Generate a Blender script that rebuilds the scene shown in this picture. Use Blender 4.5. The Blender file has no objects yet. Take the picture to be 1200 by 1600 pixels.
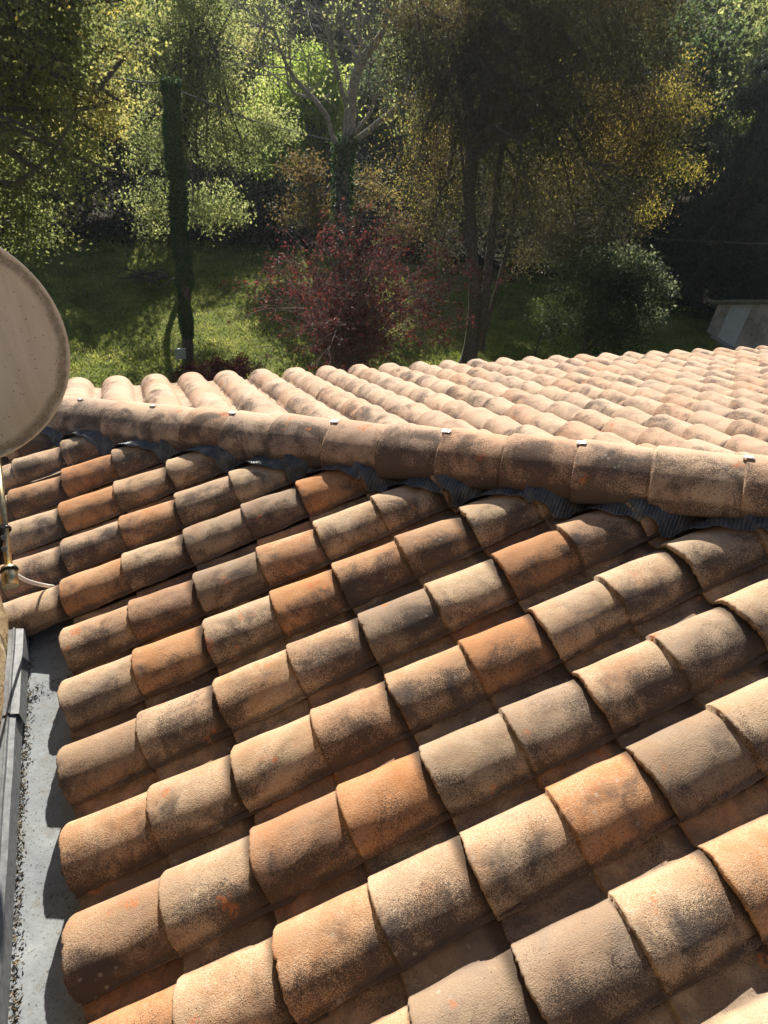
import bpy, bmesh, math, random
import numpy as np
from mathutils import Vector, Matrix
random.seed(7); rng = np.random.default_rng(11)
scene = bpy.context.scene
C = scene.collection
OZ = 9.0                                   # camera stands 9 m above the lawn

# ------------------------------------------------------------------ camera
cam_d = bpy.data.cameras.new('camera'); cam = bpy.data.objects.new('camera', cam_d); C.objects.link(cam)
CR = Vector((0.92811967, -0.36015426, 0.09424858))
CU = Vector((0.15316295, 0.60015063, 0.78508619))
CF = Vector((0.33931548, 0.71421855, -0.61217389))
cam.matrix_world = Matrix(((CR.x, CU.x, -CF.x, 0), (CR.y, CU.y, -CF.y, 0), (CR.z, CU.z, -CF.z, OZ), (0, 0, 0, 1)))
cam_d.sensor_fit = 'VERTICAL'; cam_d.sensor_height = 36; cam_d.lens = 1002.36 / 1600 * 36
cam_d.clip_start = 0.05; cam_d.clip_end = 2000
scene.camera = cam
scene.render.resolution_x = 768; scene.render.resolution_y = 1024

# ------------------------------------------------------------------ sky, sun, exposure
SUN_AZ = 12.5; SUN_EL = 29.5               # azimuth from +Y towards +X
w = bpy.data.worlds.new('World'); scene.world = w; w.use_nodes = True
nt = w.node_tree; bg = nt.nodes['Background']
sky = nt.nodes.new('ShaderNodeTexSky'); sky.sky_type = 'NISHITA'; sky.sun_disc = False
sky.sun_elevation = math.radians(SUN_EL); sky.sun_rotation = math.radians(SUN_AZ)
sky.air_density = 1.0; sky.dust_density = 1.0
nt.links.new(sky.outputs[0], bg.inputs[0]); bg.inputs[1].default_value = 0.05
sun_d = bpy.data.lights.new('sun', 'SUN'); sun = bpy.data.objects.new('sun', sun_d); C.objects.link(sun)
sun_d.energy = 5.0; sun_d.angle = math.radians(0.5); sun_d.color = (1.0, 0.93, 0.82)
a, e = math.radians(SUN_AZ), math.radians(SUN_EL)
SD = Vector((math.sin(a) * math.cos(e), math.cos(a) * math.cos(e), math.sin(e)))
sun.rotation_euler = SD.to_track_quat('Z', 'Y').to_euler()
vs = scene.view_settings; vs.view_transform = 'Standard'; vs.look = 'None'; vs.exposure = 1.10; vs.gamma = 1.0; vs.use_curve_mapping = False

# ------------------------------------------------------------------ survey helpers (real positions from the photograph's sight lines)
def ray(px, py):
    return CR * ((px - 600) / 1002.36) - CU * ((py - 800) / 1002.36) + CF
def at_z(px, py, z):
    r = ray(px, py); k = (z - OZ) / r.z; return Vector((r.x * k, r.y * k, z))
def at_d(px, py, D):
    r = ray(px, py); k = D / math.hypot(r.x, r.y); return Vector((r.x * k, r.y * k, OZ + r.z * k))

# ------------------------------------------------------------------ object helpers
def link(o, parent=None):
    C.objects.link(o)
    if parent is not None: o.parent = parent
    return o
def tag(o, label=None, cat=None, group=None, kind=None):
    if label: o['label'] = label
    if cat: o['category'] = cat
    if group: o['group'] = group
    if kind: o['kind'] = kind
    return o
def empty(name, loc, parent=None):
    o = bpy.data.objects.new(name, None); o.empty_display_size = 0.2; link(o, parent); o.location = loc; return o
def mesh_np(name, V, F, mat, smooth=True, parent=None, attrs=None, loc=None):
    """V (n,3) array, F list/array of equal-size faces"""
    me = bpy.data.meshes.new(name)
    V = np.asarray(V, dtype=np.float32); F = np.asarray(F, dtype=np.int32)
    k = F.shape[1]
    me.vertices.add(len(V)); me.vertices.foreach_set('co', V.ravel())
    me.loops.add(F.size); me.loops.foreach_set('vertex_index', F.ravel())
    me.polygons.add(len(F)); me.polygons.foreach_set('loop_start', np.arange(0, F.size, k, dtype=np.int32))
    me.polygons.foreach_set('loop_total', np.full(len(F), k, dtype=np.int32))
    me.polygons.foreach_set('use_smooth', np.full(len(F), smooth, dtype=bool))
    me.update(calc_edges=True); me.validate()
    if mat: me.materials.append(mat)
    o = bpy.data.objects.new(name, me); link(o, parent)
    if loc is not None: o.location = loc
    return o
def bm_obj(name, bm, mat, parent=None, smooth=False, loc=None, bevel=0):
    if bevel:
        bmesh.ops.bevel(bm, geom=bm.edges[:], offset=bevel, segments=2, affect='EDGES', profile=0.5)
    me = bpy.data.meshes.new(name); bmesh.ops.recalc_face_normals(bm, faces=bm.faces[:]); bm.to_mesh(me); bm.free()
    for p in me.polygons: p.use_smooth = smooth
    if mat: me.materials.append(mat)
    o = bpy.data.objects.new(name, me); link(o, parent)
    if loc is not None: o.location = loc
    return o
def add_box(bm, x0, x1, y0, y1, z0, z1, M=None):
    vs_ = [bm.verts.new((x, y, z)) for x in (x0, x1) for y in (y0, y1) for z in (z0, z1)]
    for f in ((0, 1, 3, 2), (4, 6, 7, 5), (0, 4, 5, 1), (2, 3, 7, 6), (0, 2, 6, 4), (1, 5, 7, 3)):
        bm.faces.new([vs_[i] for i in f])
    if M is not None: bmesh.ops.transform(bm, matrix=M, verts=vs_)
    return vs_
def tube_np(paths, sides=7):
    """paths: list of (points (k,3), radii (k)) -> V, F (quads)"""
    VV, FF = [], []; base = 0
    ang = np.linspace(0, 2 * np.pi, sides, endpoint=False)
    for P, R in paths:
        P = np.asarray(P, float); R = np.asarray(R, float); k = len(P)
        T = np.gradient(P, axis=0); T /= (np.linalg.norm(T, axis=1)[:, None] + 1e-9)
        ref = np.where(np.abs(T[:, 2:3]) > 0.9, np.array([[1., 0, 0]]), np.array([[0, 0, 1.]]))
        ref = np.repeat(ref[:1], k, axis=0)
        A = np.cross(T, ref); A /= (np.linalg.norm(A, axis=1)[:, None] + 1e-9); B = np.cross(T, A)
        ring = P[:, None, :] + R[:, None, None] * (np.cos(ang)[None, :, None] * A[:, None, :] + np.sin(ang)[None, :, None] * B[:, None, :])
        VV.append(ring.reshape(-1, 3))
        i = np.arange(k - 1)[:, None] * sides; j = np.arange(sides)[None, :]; j2 = (j + 1) % sides
        FF.append(np.stack([i + j, i + j2, i + sides + j2, i + sides + j], -1).reshape(-1, 4) + base)
        base += k * sides
    return np.concatenate(VV), np.concatenate(FF)
def smooth_path(pts, n=8):
    """Catmull-Rom through points"""
    P = [np.array(p, float) for p in pts]; P = [2 * P[0] - P[1]] + P + [2 * P[-1] - P[-2]]
    out = []
    for i in range(1, len(P) - 2):
        for t in np.linspace(0, 1, n, endpoint=False):
            a_, b_, c_, d_ = P[i - 1:i + 3]
            out.append(0.5 * (2 * b_ + (c_ - a_) * t + (2 * a_ - 5 * b_ + 4 * c_ - d_) * t * t + (3 * b_ - a_ - 3 * c_ + d_) * t ** 3))
    out.append(P[-2]); return np.array(out)

# ------------------------------------------------------------------ materials
class NT:
    def __init__(s, name):
        s.m = bpy.data.materials.new(name); s.m.use_nodes = True; s.t = s.m.node_tree; s.n = s.t.nodes; s.l = s.t.links
        s.b = s.n['Principled BSDF']; s.out = s.n['Material Output']
        s.tc = s.n.new('ShaderNodeTexCoord')
    def node(s, typ, **kw):
        x = s.n.new(typ)
        for k, v in kw.items(): setattr(x, k, v)
        return x
    def put(s, sock, v):
        if isinstance(v, bpy.types.NodeSocket): s.l.new(v, sock)
        elif isinstance(v, (tuple, list)) and len(v) == 3 and sock.type == 'RGBA': sock.default_value = (*v, 1)
        else: sock.default_value = v
    def noise(s, vec, scale, detail=2, rough=0.5, dist=0.0, out='Fac'):
        x = s.node('ShaderNodeTexNoise'); s.put(x.inputs['Vector'], vec); x.inputs['Scale'].default_value = scale
        x.inputs['Detail'].default_value = detail; x.inputs['Roughness'].default_value = rough; x.inputs['Distortion'].default_value = dist
        return x.outputs[out]
    def ramp(s, fac, lo, hi, a=0.0, b=1.0, smooth=True):
        x = s.node('ShaderNodeMapRange'); x.interpolation_type = 'SMOOTHSTEP' if smooth else 'LINEAR'
        s.put(x.inputs[0], fac); s.put(x.inputs[1], lo); s.put(x.inputs[2], hi); s.put(x.inputs[3], a); s.put(x.inputs[4], b)
        return x.outputs[0]
    def math(s, op, a, b=0.0, clamp=False):
        x = s.node('ShaderNodeMath', operation=op, use_clamp=clamp); s.put(x.inputs[0], a); s.put(x.inputs[1], b); return x.outputs[0]
    def mix(s, fac, a, b, blend='MIX'):
        x = s.node('ShaderNodeMix', data_type='RGBA', blend_type=blend); s.put(x.inputs[0], fac); s.put(x.inputs[6], a); s.put(x.inputs[7], b)
        return x.outputs[2]
    def colramp(s, fac, stops):
        x = s.node('ShaderNodeValToRGB'); s.put(x.inputs[0], fac); el = x.color_ramp.elements
        while len(el) < len(stops): el.new(0.5)
        for q, (p, c) in zip(el, stops): q.position = p; q.color = (*c, 1)
        return x.outputs[0]
    def bump(s, h, strength, dist, normal=None):
        x = s.node('ShaderNodeBump'); x.inputs['Strength'].default_value = strength; x.inputs['Distance'].default_value = dist
        s.put(x.inputs['Height'], h)
        if normal is not None: s.l.new(normal, x.inputs['Normal'])
        return x.outputs[0]
    def finish(s, color, rough=0.8, normal=None, metal=0.0, spec=0.3):
        s.put(s.b.inputs['Base Color'], color); s.put(s.b.inputs['Roughness'], rough); s.put(s.b.inputs['Metallic'], metal)
        s.b.inputs['Specular IOR Level'].default_value = spec
        if normal is not None: s.l.new(normal, s.b.inputs['Normal'])
        return s.m

def tile_material(name, island=False, dark=1.0, cream=0.0, tail_shade=0.92):
    s = NT(name)
    if island:
        rnd = s.node('ShaderNodeNewGeometry').outputs['Random Per Island']
        loc = s.node('ShaderNodeAttribute', attribute_name='local').outputs['Vector']
    else:
        rnd = s.node('ShaderNodeObjectInfo').outputs['Random']; loc = s.tc.outputs['Object']
    sep = s.node('ShaderNodeSeparateXYZ'); s.l.new(loc, sep.inputs[0])
    wn = s.node('ShaderNodeTexWhiteNoise', noise_dimensions='1D'); s.put(wn.inputs['W'], s.math('MULTIPLY', rnd, 917.0))
    wh = s.node('ShaderNodeTexWhiteNoise', noise_dimensions='1D'); s.put(wh.inputs['W'], s.math('ADD', s.math('MULTIPLY', rnd, 517.0), s.math('MULTIPLY', s.math('GREATER_THAN', sep.outputs['X'], 0.2035), 3.7)))
    r3 = s.node('ShaderNodeSeparateColor'); s.l.new(wn.outputs['Color'], r3.inputs[0])
    h3 = s.node('ShaderNodeSeparateColor'); s.l.new(wh.outputs['Color'], h3.inputs[0])
    ra, rb, rc = s.math('ADD', s.math('MULTIPLY', r3.outputs[0], 0.5), s.math('MULTIPLY', h3.outputs[0], 0.5)), h3.outputs[1], h3.outputs[2]
    off = s.node('ShaderNodeVectorMath', operation='SCALE'); s.l.new(wn.outputs['Color'], off.inputs[0]); off.inputs['Scale'].default_value = 37.0
    vec = s.node('ShaderNodeVectorMath', operation='ADD'); s.l.new(loc, vec.inputs[0]); s.l.new(off.outputs[0], vec.inputs[1])
    v = vec.outputs[0]
    big = s.noise(v, 7, 3, 0.6, 0.4); mid = s.noise(v, 22, 4, 0.65, 0.3); fine = s.noise(v, 330, 2, 0.6); grit = s.noise(v, 620, 1, 0.5)
    tone = s.math('ADD', s.math('MULTIPLY', ra, 0.85), s.math('MULTIPLY', s.ramp(big, 0.3, 0.7), 0.3))
    tone = s.math('ADD', tone, s.math('MULTIPLY', s.math('SUBTRACT', mid, 0.5), 0.5))
    clay = s.colramp(tone, [(0.10, (0.42, 0.31, 0.20)), (0.42, (0.42, 0.285, 0.17)), (0.70, (0.41, 0.232, 0.12)), (0.98, (0.42, 0.18, 0.07))])
    clay = s.mix(s.math('MULTIPLY', rb, 0.4), clay, (0.37, 0.25, 0.185))
    # sandy engobe, worn off in clouds
    wear = s.ramp(s.noise(v, 10, 4, 0.65, 0.4), 0.36, 0.62, 0.25, 1.0)
    clay = s.mix(s.math('MULTIPLY', s.ramp(fine, 0.40, 0.62, 0.15, 0.75), wear), clay, (0.61, 0.475, 0.33))
    bloom = s.ramp(s.noise(v, 11, 3, 0.6, 0.2), 0.45, 0.75)
    clay = s.mix(s.math('MULTIPLY', bloom, s.ramp(rc, 0.2, 1.0, 0.10, 0.65)), clay, (0.30, 0.265, 0.23))
    # whole tiles fired or weathered darker, greyer or redder than their neighbours
    clay = s.mix(s.ramp(rc, 0.55, 1.0, 0.0, 0.62 * dark), clay, (0.19, 0.14, 0.105))
    clay = s.mix(s.ramp(h3.outputs[0], 0.62, 1.0, 0.0, 0.65), clay, (0.44, 0.19, 0.07))
    if cream: clay = s.mix(cream, clay, (0.63, 0.47, 0.36))
    # black algae grains, made denser on the unlit flank to paint in its shade
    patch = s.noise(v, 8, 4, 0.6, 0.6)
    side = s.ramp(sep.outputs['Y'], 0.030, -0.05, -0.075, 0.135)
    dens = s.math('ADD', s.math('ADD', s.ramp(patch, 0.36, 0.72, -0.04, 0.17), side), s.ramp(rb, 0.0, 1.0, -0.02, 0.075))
    dens = s.math('ADD', dens, s.ramp(sep.outputs['Z'], 0.034, 0.014, 0.0, 0.11))  # grains also thickened low in the pans to deepen the shade there
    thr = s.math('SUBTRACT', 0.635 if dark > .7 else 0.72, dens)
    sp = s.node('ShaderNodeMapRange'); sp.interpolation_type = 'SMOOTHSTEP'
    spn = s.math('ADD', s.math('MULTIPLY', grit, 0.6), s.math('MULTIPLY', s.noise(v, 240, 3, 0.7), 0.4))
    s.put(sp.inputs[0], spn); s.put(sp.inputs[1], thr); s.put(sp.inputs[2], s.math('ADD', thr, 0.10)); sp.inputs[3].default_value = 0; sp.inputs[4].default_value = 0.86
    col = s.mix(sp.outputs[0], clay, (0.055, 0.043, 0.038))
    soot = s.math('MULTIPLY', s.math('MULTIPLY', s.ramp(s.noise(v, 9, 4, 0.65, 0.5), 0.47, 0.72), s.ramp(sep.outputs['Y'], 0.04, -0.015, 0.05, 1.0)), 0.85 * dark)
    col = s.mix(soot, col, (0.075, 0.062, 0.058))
    # upper tail darkened as shade under the next tile's lip; moulded step darkened too
    foot = s.ramp(s.math('ABSOLUTE', s.math('SUBTRACT', sep.outputs['X'], 0.2035)), 0.007, 0.0, 0.0, 0.65)
    foot = s.math('MULTIPLY', foot, s.ramp(s.noise(v, 30, 3, 0.6), 0.35, 0.6))
    tail = s.ramp(sep.outputs['X'], 0.372, 0.402, 0.0, tail_shade)
    col = s.mix(s.math('MAXIMUM', foot, tail), col, (0.06, 0.045, 0.035))
    # water channel darkened in colour for the shade lying in the pans
    pan_shade = s.math('MULTIPLY', s.ramp(sep.outputs['Z'], 0.040, 0.010, 0.0, 0.72), s.ramp(s.noise(v, 12, 4, 0.7, 0.5), 0.3, 0.62, 0.15, 1.0))
    col = s.mix(s.math('MULTIPLY', pan_shade, 1.0 if dark > .8 else 0.35), col, (0.115, 0.085, 0.07))
    # pale lichen discs
    vl = s.node('ShaderNodeTexVoronoi'); s.put(vl.inputs['Vector'], v); vl.inputs['Scale'].default_value = 34; 
    ld = s.math('ADD', vl.outputs['Distance'], s.math('MULTIPLY', s.noise(v, 120, 2), 0.12))
    lic = s.math('MULTIPLY', s.ramp(ld, 0.16, 0.26, 0.4, 0.0), s.ramp(s.noise(v, 9, 2), 0.56, 0.62))
    col = s.mix(lic, col, (0.42, 0.40, 0.34))
    vor = s.node('ShaderNodeTexVoronoi'); s.put(vor.inputs['Vector'], v); vor.inputs['Scale'].default_value = 85
    hole = s.math('MULTIPLY', s.ramp(vor.outputs['Distance'], 0.06, 0.14, 1.0, 0.0), s.ramp(s.noise(v, 60, 1), 0.52, 0.58))
    col = s.mix(hole, col, (0.05, 0.035, 0.03))
    scr = s.math('MULTIPLY', s.ramp(s.noise(v, 13, 2, 0.5), 0.675, 0.74), s.ramp(s.noise(v, 120, 2, 0.6), 0.42, 0.52))
    col = s.mix(s.math('MULTIPLY', scr, 0.75), col, (0.50, 0.17, 0.07))
    n1 = s.bump(s.math('ADD', fine, s.math('MULTIPLY', grit, 0.8)), 0.7, 0.0020)
    n2 = s.bump(s.noise(v, 45, 3, 0.6), 0.4, 0.004, n1)
    return s.finish(col, 0.93, n2, spec=0.12)
M_TILE = tile_material('terracotta'); M_TILE_FAR = tile_material('terracotta far', dark=0.5, cream=0.5); M_RIDGE = tile_material('terracotta ridge', dark=0.8, cream=0.42, tail_shade=0.0); M_TILE_REST = tile_material('terracotta rest', island=True, dark=0.5, cream=0.5)

def simple(name, col, rough=0.8, metal=0.0, var=0.25, scale=20, bump=0.3, bdist=0.003, spec=0.3, speck=None):
    s = NT(name); v = s.tc.outputs['Object']
    n = s.noise(v, scale, 5, 0.6, 0.2)
    c = s.mix(s.ramp(n, 0.3, 0.7), tuple(x * (1 - var) for x in col), tuple(min(1, x * (1 + var)) for x in col))
    if speck: c = s.mix(s.ramp(s.noise(v, speck[0], 3, 0.6), speck[1], speck[1] + 0.06), c, speck[2])
    nb = s.bump(s.noise(v, scale * 6, 4, 0.6), bump, bdist)
    return s.finish(c, rough, nb, metal, spec)

M_METAL = simple('galvanised steel', (0.16, 0.165, 0.17), 0.6, 0.3, 0.22, 60, 0.2, 0.001, speck=(90, 0.66, (0.16, 0.15, 0.13)))
M_CLIP = simple('stainless clip', (0.50, 0.51, 0.52), 0.4, 0.8, 0.05, 40, 0.05, 0.001)
M_BLACK = simple('black steel', (0.02, 0.02, 0.022), 0.45, 0.2, 0.3, 60, 0.2, 0.001)
M_BRASS = simple('yellow zinc plated tube', (0.52, 0.42, 0.24), 0.28, 0.9, 0.3, 45, 0.15, 0.001)
M_WHITE = simple('white cable', (0.8, 0.78, 0.74), 0.5, 0, 0.06, 60, 0.05, 0.001)
M_CONC = simple('concrete', (0.30, 0.28, 0.25), 0.9, 0, 0.25, 8, 0.5, 0.01)
M_BARK = simple('bark', (0.115, 0.095, 0.075), 0.95, 0, 0.45, 14, 0.9, 0.03)
M_PALEBARK = simple('pale bark', (0.27, 0.25, 0.215), 0.95, 0, 0.4, 12, 0.8, 0.02)
M_TWIG = simple('red brown twigs', (0.17, 0.12, 0.10), 0.9, 0, 0.3, 14, 0.4, 0.01)
M_PLASTER = simple('old render', (0.46, 0.40, 0.33), 0.95, 0, 0.3, 1.5, 0.5, 0.02, speck=(2.2, 0.58, (0.30, 0.24, 0.19)))
M_PAINT = simple('white painted door', (0.62, 0.62, 0.60), 0.6, 0, 0.08, 4, 0.2, 0.004)
M_DECK = simple('roof boarding', (0.10, 0.06, 0.04), 0.95, 0, 0.3, 10, 0.3, 0.01)

def stone_mat():
    s = NT('ochre stone'); v = s.tc.outputs['Object']
    vo = s.node('ShaderNodeTexVoronoi', feature='DISTANCE_TO_EDGE'); mp = s.node('ShaderNodeMapping'); s.put(mp.inputs['Vector'], v); mp.inputs['Scale'].default_value = (1, 1, 1.7)
    dn = s.noise(v, 6, 3, out='Color'); mx = s.mix(0.12, mp.outputs[0], dn); s.put(vo.inputs['Vector'], mx); vo.inputs['Scale'].default_value = 4.5
    joint = s.ramp(vo.outputs['Distance'], 0.02, 0.07)
    c = s.colramp(s.noise(v, 12, 5, 0.7), [(0.3, (0.30, 0.20, 0.10)), (0.5, (0.46, 0.33, 0.18)), (0.72, (0.56, 0.45, 0.29))])
    c = s.mix(s.math('MULTIPLY', s.math('SUBTRACT', 1.0, joint), 0.6), c, (0.42, 0.36, 0.27))
    h = s.math('ADD', s.math('MULTIPLY', joint, 0.6), s.noise(v, 40, 5, 0.7))
    return s.finish(c, 0.95, s.bump(h, 0.9, 0.02), spec=0.1)
M_STONE = stone_mat()

def gutter_mat():
    s = NT('weathered zinc'); v = s.tc.outputs['Object']
    n = s.noise(v, 9, 5, 0.65, 0.4)
    c = s.colramp(n, [(0.3, (0.19, 0.21, 0.22)), (0.52, (0.26, 0.285, 0.30)), (0.72, (0.33, 0.355, 0.365))])
    c = s.mix(s.math('MULTIPLY', s.ramp(s.noise(v, 26, 4, 0.7, 0.3), 0.5, 0.68), 0.5), c, (0.20, 0.185, 0.16))
    c = s.mix(s.math('MULTIPLY', s.ramp(s.noise(v, 150, 3, 0.6), 0.60, 0.67), 0.75), c, (0.07, 0.06, 0.05))
    sep = s.node('ShaderNodeSeparateXYZ'); s.l.new(v, sep.inputs[0])
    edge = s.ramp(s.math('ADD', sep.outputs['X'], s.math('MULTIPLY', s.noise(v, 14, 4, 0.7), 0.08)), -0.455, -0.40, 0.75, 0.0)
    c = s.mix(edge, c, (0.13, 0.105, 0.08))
    return s.finish(c, 0.72, s.bump(s.noise(v, 40, 5, 0.7), 0.4, 0.004), 0.0, 0.3)
M_GUTTER = gutter_mat()

def lead_mat():
    s = NT('pleated lead'); v = s.tc.outputs['Object']
    c = s.colramp(s.noise(v, 24, 4, 0.6), [(0.35, (0.055, 0.06, 0.068)), (0.6, (0.11, 0.115, 0.12)), (0.8, (0.24, 0.22, 0.19))])
    return s.finish(c, 0.42, s.bump(s.noise(v, 120, 3), 0.4, 0.002), 0.25)
M_LEAD = lead_mat()

def dish_mat():
    s = NT('weathered dish'); v = s.tc.outputs['Object']
    sep = s.node('ShaderNodeSeparateXYZ'); s.l.new(v, sep.inputs[0])
    r = s.math('SQRT', s.math('ADD', s.math('POWER', sep.outputs[0], 2.0), s.math('POWER', sep.outputs[1], 2.0)))
    stv = s.node('ShaderNodeMapping'); s.put(stv.inputs['Vector'], v); stv.inputs['Scale'].default_value = (14, 1.6, 1)
    streak = s.noise(stv.outputs[0], 1.6, 4, 0.6)
    c = s.colramp(streak, [(0.3, (0.64, 0.54, 0.39)), (0.55, (0.74, 0.64, 0.48)), (0.8, (0.80, 0.72, 0.57))])
    c = s.mix(s.math('MULTIPLY', s.ramp(sep.outputs[1], -0.05, -0.33), 0.6), c, (0.62, 0.48, 0.25))
    wob = s.math('ADD', r, s.math('MULTIPLY', s.math('SUBTRACT', s.noise(v, 13, 4, 0.7), 0.5), 0.035))
    ring = s.math('MULTIPLY', s.ramp(wob, 0.352, 0.378), s.ramp(wob, 0.398, 0.388))
    ring = s.math('MULTIPLY', ring, s.ramp(s.noise(v, 90, 4, 0.7), 0.3, 0.55, 0.55, 1.0))
    c = s.mix(s.math('MULTIPLY', ring, 0.65), c, (0.10, 0.075, 0.04))
    vor = s.node('ShaderNodeTexVoronoi'); s.put(vor.inputs['Vector'], v); vor.inputs['Scale'].default_value = 75
    dot = s.math('MULTIPLY', s.ramp(vor.outputs['Distance'], 0.10, 0.20, 1.0, 0.0), s.ramp(s.noise(v, 33, 3), 0.46, 0.56))
    c = s.mix(dot, c, (0.09, 0.055, 0.03))
    return s.finish(c, 0.7, s.bump(s.noise(v, 60, 3), 0.15, 0.001), spec=0.25)
M_DISH = dish_mat()

def leaf_mat(name, cols, trans=0.5, tcol=1.5, patch=0.35):
    """cols: three colours; light passes through the leaves"""
    s = NT(name)
    rnd = s.node('ShaderNodeNewGeometry').outputs['Random Per Island']
    n = s.noise(s.tc.outputs['Object'], patch, 2, 0.5)
    f = s.math('ADD', s.math('MULTIPLY', rnd, 0.45), s.ramp(n, 0.3, 0.7, 0.0, 0.55))
    c = s.colramp(f, [(0.1, cols[0]), (0.5, cols[1]), (0.9, cols[2])])
    s.b.inputs['Roughness'].default_value = 0.6; s.l.new(c, s.b.inputs['Base Color']); s.b.inputs['Specular IOR Level'].default_value = 0.28
    tr = s.node('ShaderNodeBsdfTranslucent'); 
    g = s.node('ShaderNodeMix', data_type='RGBA', blend_type='MULTIPLY'); s.put(g.inputs[0], 1.0); s.l.new(c, g.inputs[6]); g.inputs[7].default_value = (tcol * 1.02, tcol * 1.0, tcol * 0.85, 1)
    s.l.new(g.outputs[2], tr.inputs[0])
    mx = s.node('ShaderNodeMixShader'); mx.inputs[0].default_value = trans
    s.l.new(s.b.outputs[0], mx.inputs[1]); s.l.new(tr.outputs[0], mx.inputs[2]); s.l.new(mx.outputs[0], s.out.inputs[0])
    return s.m
L_OAK = leaf_mat('oak leaves', [(0.055, 0.07, 0.03), (0.12, 0.135, 0.05), (0.22, 0.20, 0.07)], 0.6, 2.5)
L_GREEN = leaf_mat('ash leaves', [(0.07, 0.09, 0.04), (0.14, 0.16, 0.065), (0.25, 0.25, 0.11)], 0.6, 2.6)
L_LIME = leaf_mat('lime leaves', [(0.12, 0.18, 0.04), (0.19, 0.25, 0.06), (0.26, 0.30, 0.08)], 0.6, 2.2)
L_BROWN = leaf_mat('thin brown leaves', [(0.045, 0.042, 0.026), (0.07, 0.062, 0.032), (0.11, 0.085, 0.035)], 0.4, 1.7)
L_YELLOW = leaf_mat('yellow leaves', [(0.17, 0.16, 0.04), (0.25, 0.21, 0.045), (0.32, 0.23, 0.05)], 0.55, 2.0)
L_RED = leaf_mat('red leaves', [(0.07, 0.020, 0.022), (0.13, 0.030, 0.030), (0.23, 0.052, 0.045)], 0.45, 1.7)
L_SHRUB = leaf_mat('shrub leaves', [(0.028, 0.045, 0.02), (0.05, 0.07, 0.03), (0.10, 0.12, 0.055)], 0.4, 1.5)
L_IVY = leaf_mat('ivy leaves', [(0.03, 0.065, 0.024), (0.055, 0.105, 0.036), (0.10, 0.16, 0.055)], 0.3, 1.4)
L_DARK = leaf_mat('conifer needles', [(0.022, 0.036, 0.024), (0.04, 0.055, 0.034), (0.075, 0.09, 0.055)], 0.3, 1.5)
L_FOREST = leaf_mat('forest leaves', [(0.045, 0.07, 0.03), (0.08, 0.11, 0.045), (0.15, 0.165, 0.06)], 0.55, 2.1, 0.15)
L_LITTER = leaf_mat('dead leaves', [(0.035, 0.025, 0.015), (0.06, 0.042, 0.022), (0.22, 0.16, 0.08)], 0.1, 1.0, 30)

# ------------------------------------------------------------------ ground
def grass_mat():
    s = NT('lawn'); v = s.tc.outputs['Object']
    n = s.math('ADD', s.math('MULTIPLY', s.noise(v, 0.7, 5, 0.7), 0.6), s.math('MULTIPLY', s.noise(v, 7, 4, 0.7), 0.4))
    c = s.colramp(n, [(0.3, (0.05, 0.07, 0.018)), (0.5, (0.13, 0.155, 0.034)), (0.66, (0.32, 0.32, 0.08))])
    c = s.mix(s.ramp(s.noise(v, 1.6, 4, 0.7), 0.56, 0.72, 0, 0.5), c, (0.20, 0.15, 0.06))
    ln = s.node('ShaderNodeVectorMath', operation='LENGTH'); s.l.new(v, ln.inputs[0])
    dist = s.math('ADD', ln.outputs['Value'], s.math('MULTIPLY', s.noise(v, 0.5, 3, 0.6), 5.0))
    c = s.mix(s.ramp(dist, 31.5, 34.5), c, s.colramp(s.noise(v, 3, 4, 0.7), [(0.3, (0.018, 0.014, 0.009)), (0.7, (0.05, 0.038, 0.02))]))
    return s.finish(c, 0.9, s.bump(s.noise(v, 9, 5, 0.75), 0.9, 0.12), spec=0.1)
M_GRASS = grass_mat()
M_HILL = simple('forest floor', (0.045, 0.055, 0.022), 0.95, 0, 0.4, 0.2, 0.8, 0.3)
def ground_h(x, y):
    d = np.hypot(x, y); az = np.arctan2(x, y)
    h = 0.12 * np.sin(x * 0.5 + 1) * np.cos(y * 0.4) * np.clip((d - 8) / 8, 0, 1)
    rise = np.clip((d - 42) / 120, 0, 1)
    return h + 34 * rise ** 1.2 * (1 - 0.35 * np.clip((az - 0.75) * 3, 0, 1))
gx = np.concatenate([np.linspace(-900, -70, 12, endpoint=False), np.linspace(-70, 110, 150), np.linspace(110, 900, 12)[1:]])
gy = np.concatenate([np.linspace(-500, -20, 8, endpoint=False), np.linspace(-20, 160, 150), np.linspace(160, 900, 12)[1:]])
GX, GY = np.meshgrid(gx, gy, indexing='ij'); GZ = ground_h(GX, GY)
V = np.stack([GX, GY, GZ], -1).reshape(-1, 3); ny = len(gy)
I, J = np.meshgrid(np.arange(len(gx) - 1), np.arange(ny - 1), indexing='ij'); q = (I * ny + J).ravel()
F = np.stack([q, q + ny, q + ny + 1, q + 1], -1)
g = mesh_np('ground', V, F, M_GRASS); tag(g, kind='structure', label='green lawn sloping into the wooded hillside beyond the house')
def gz(x, y): return float(ground_h(np.float64(x), np.float64(y)))

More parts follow.
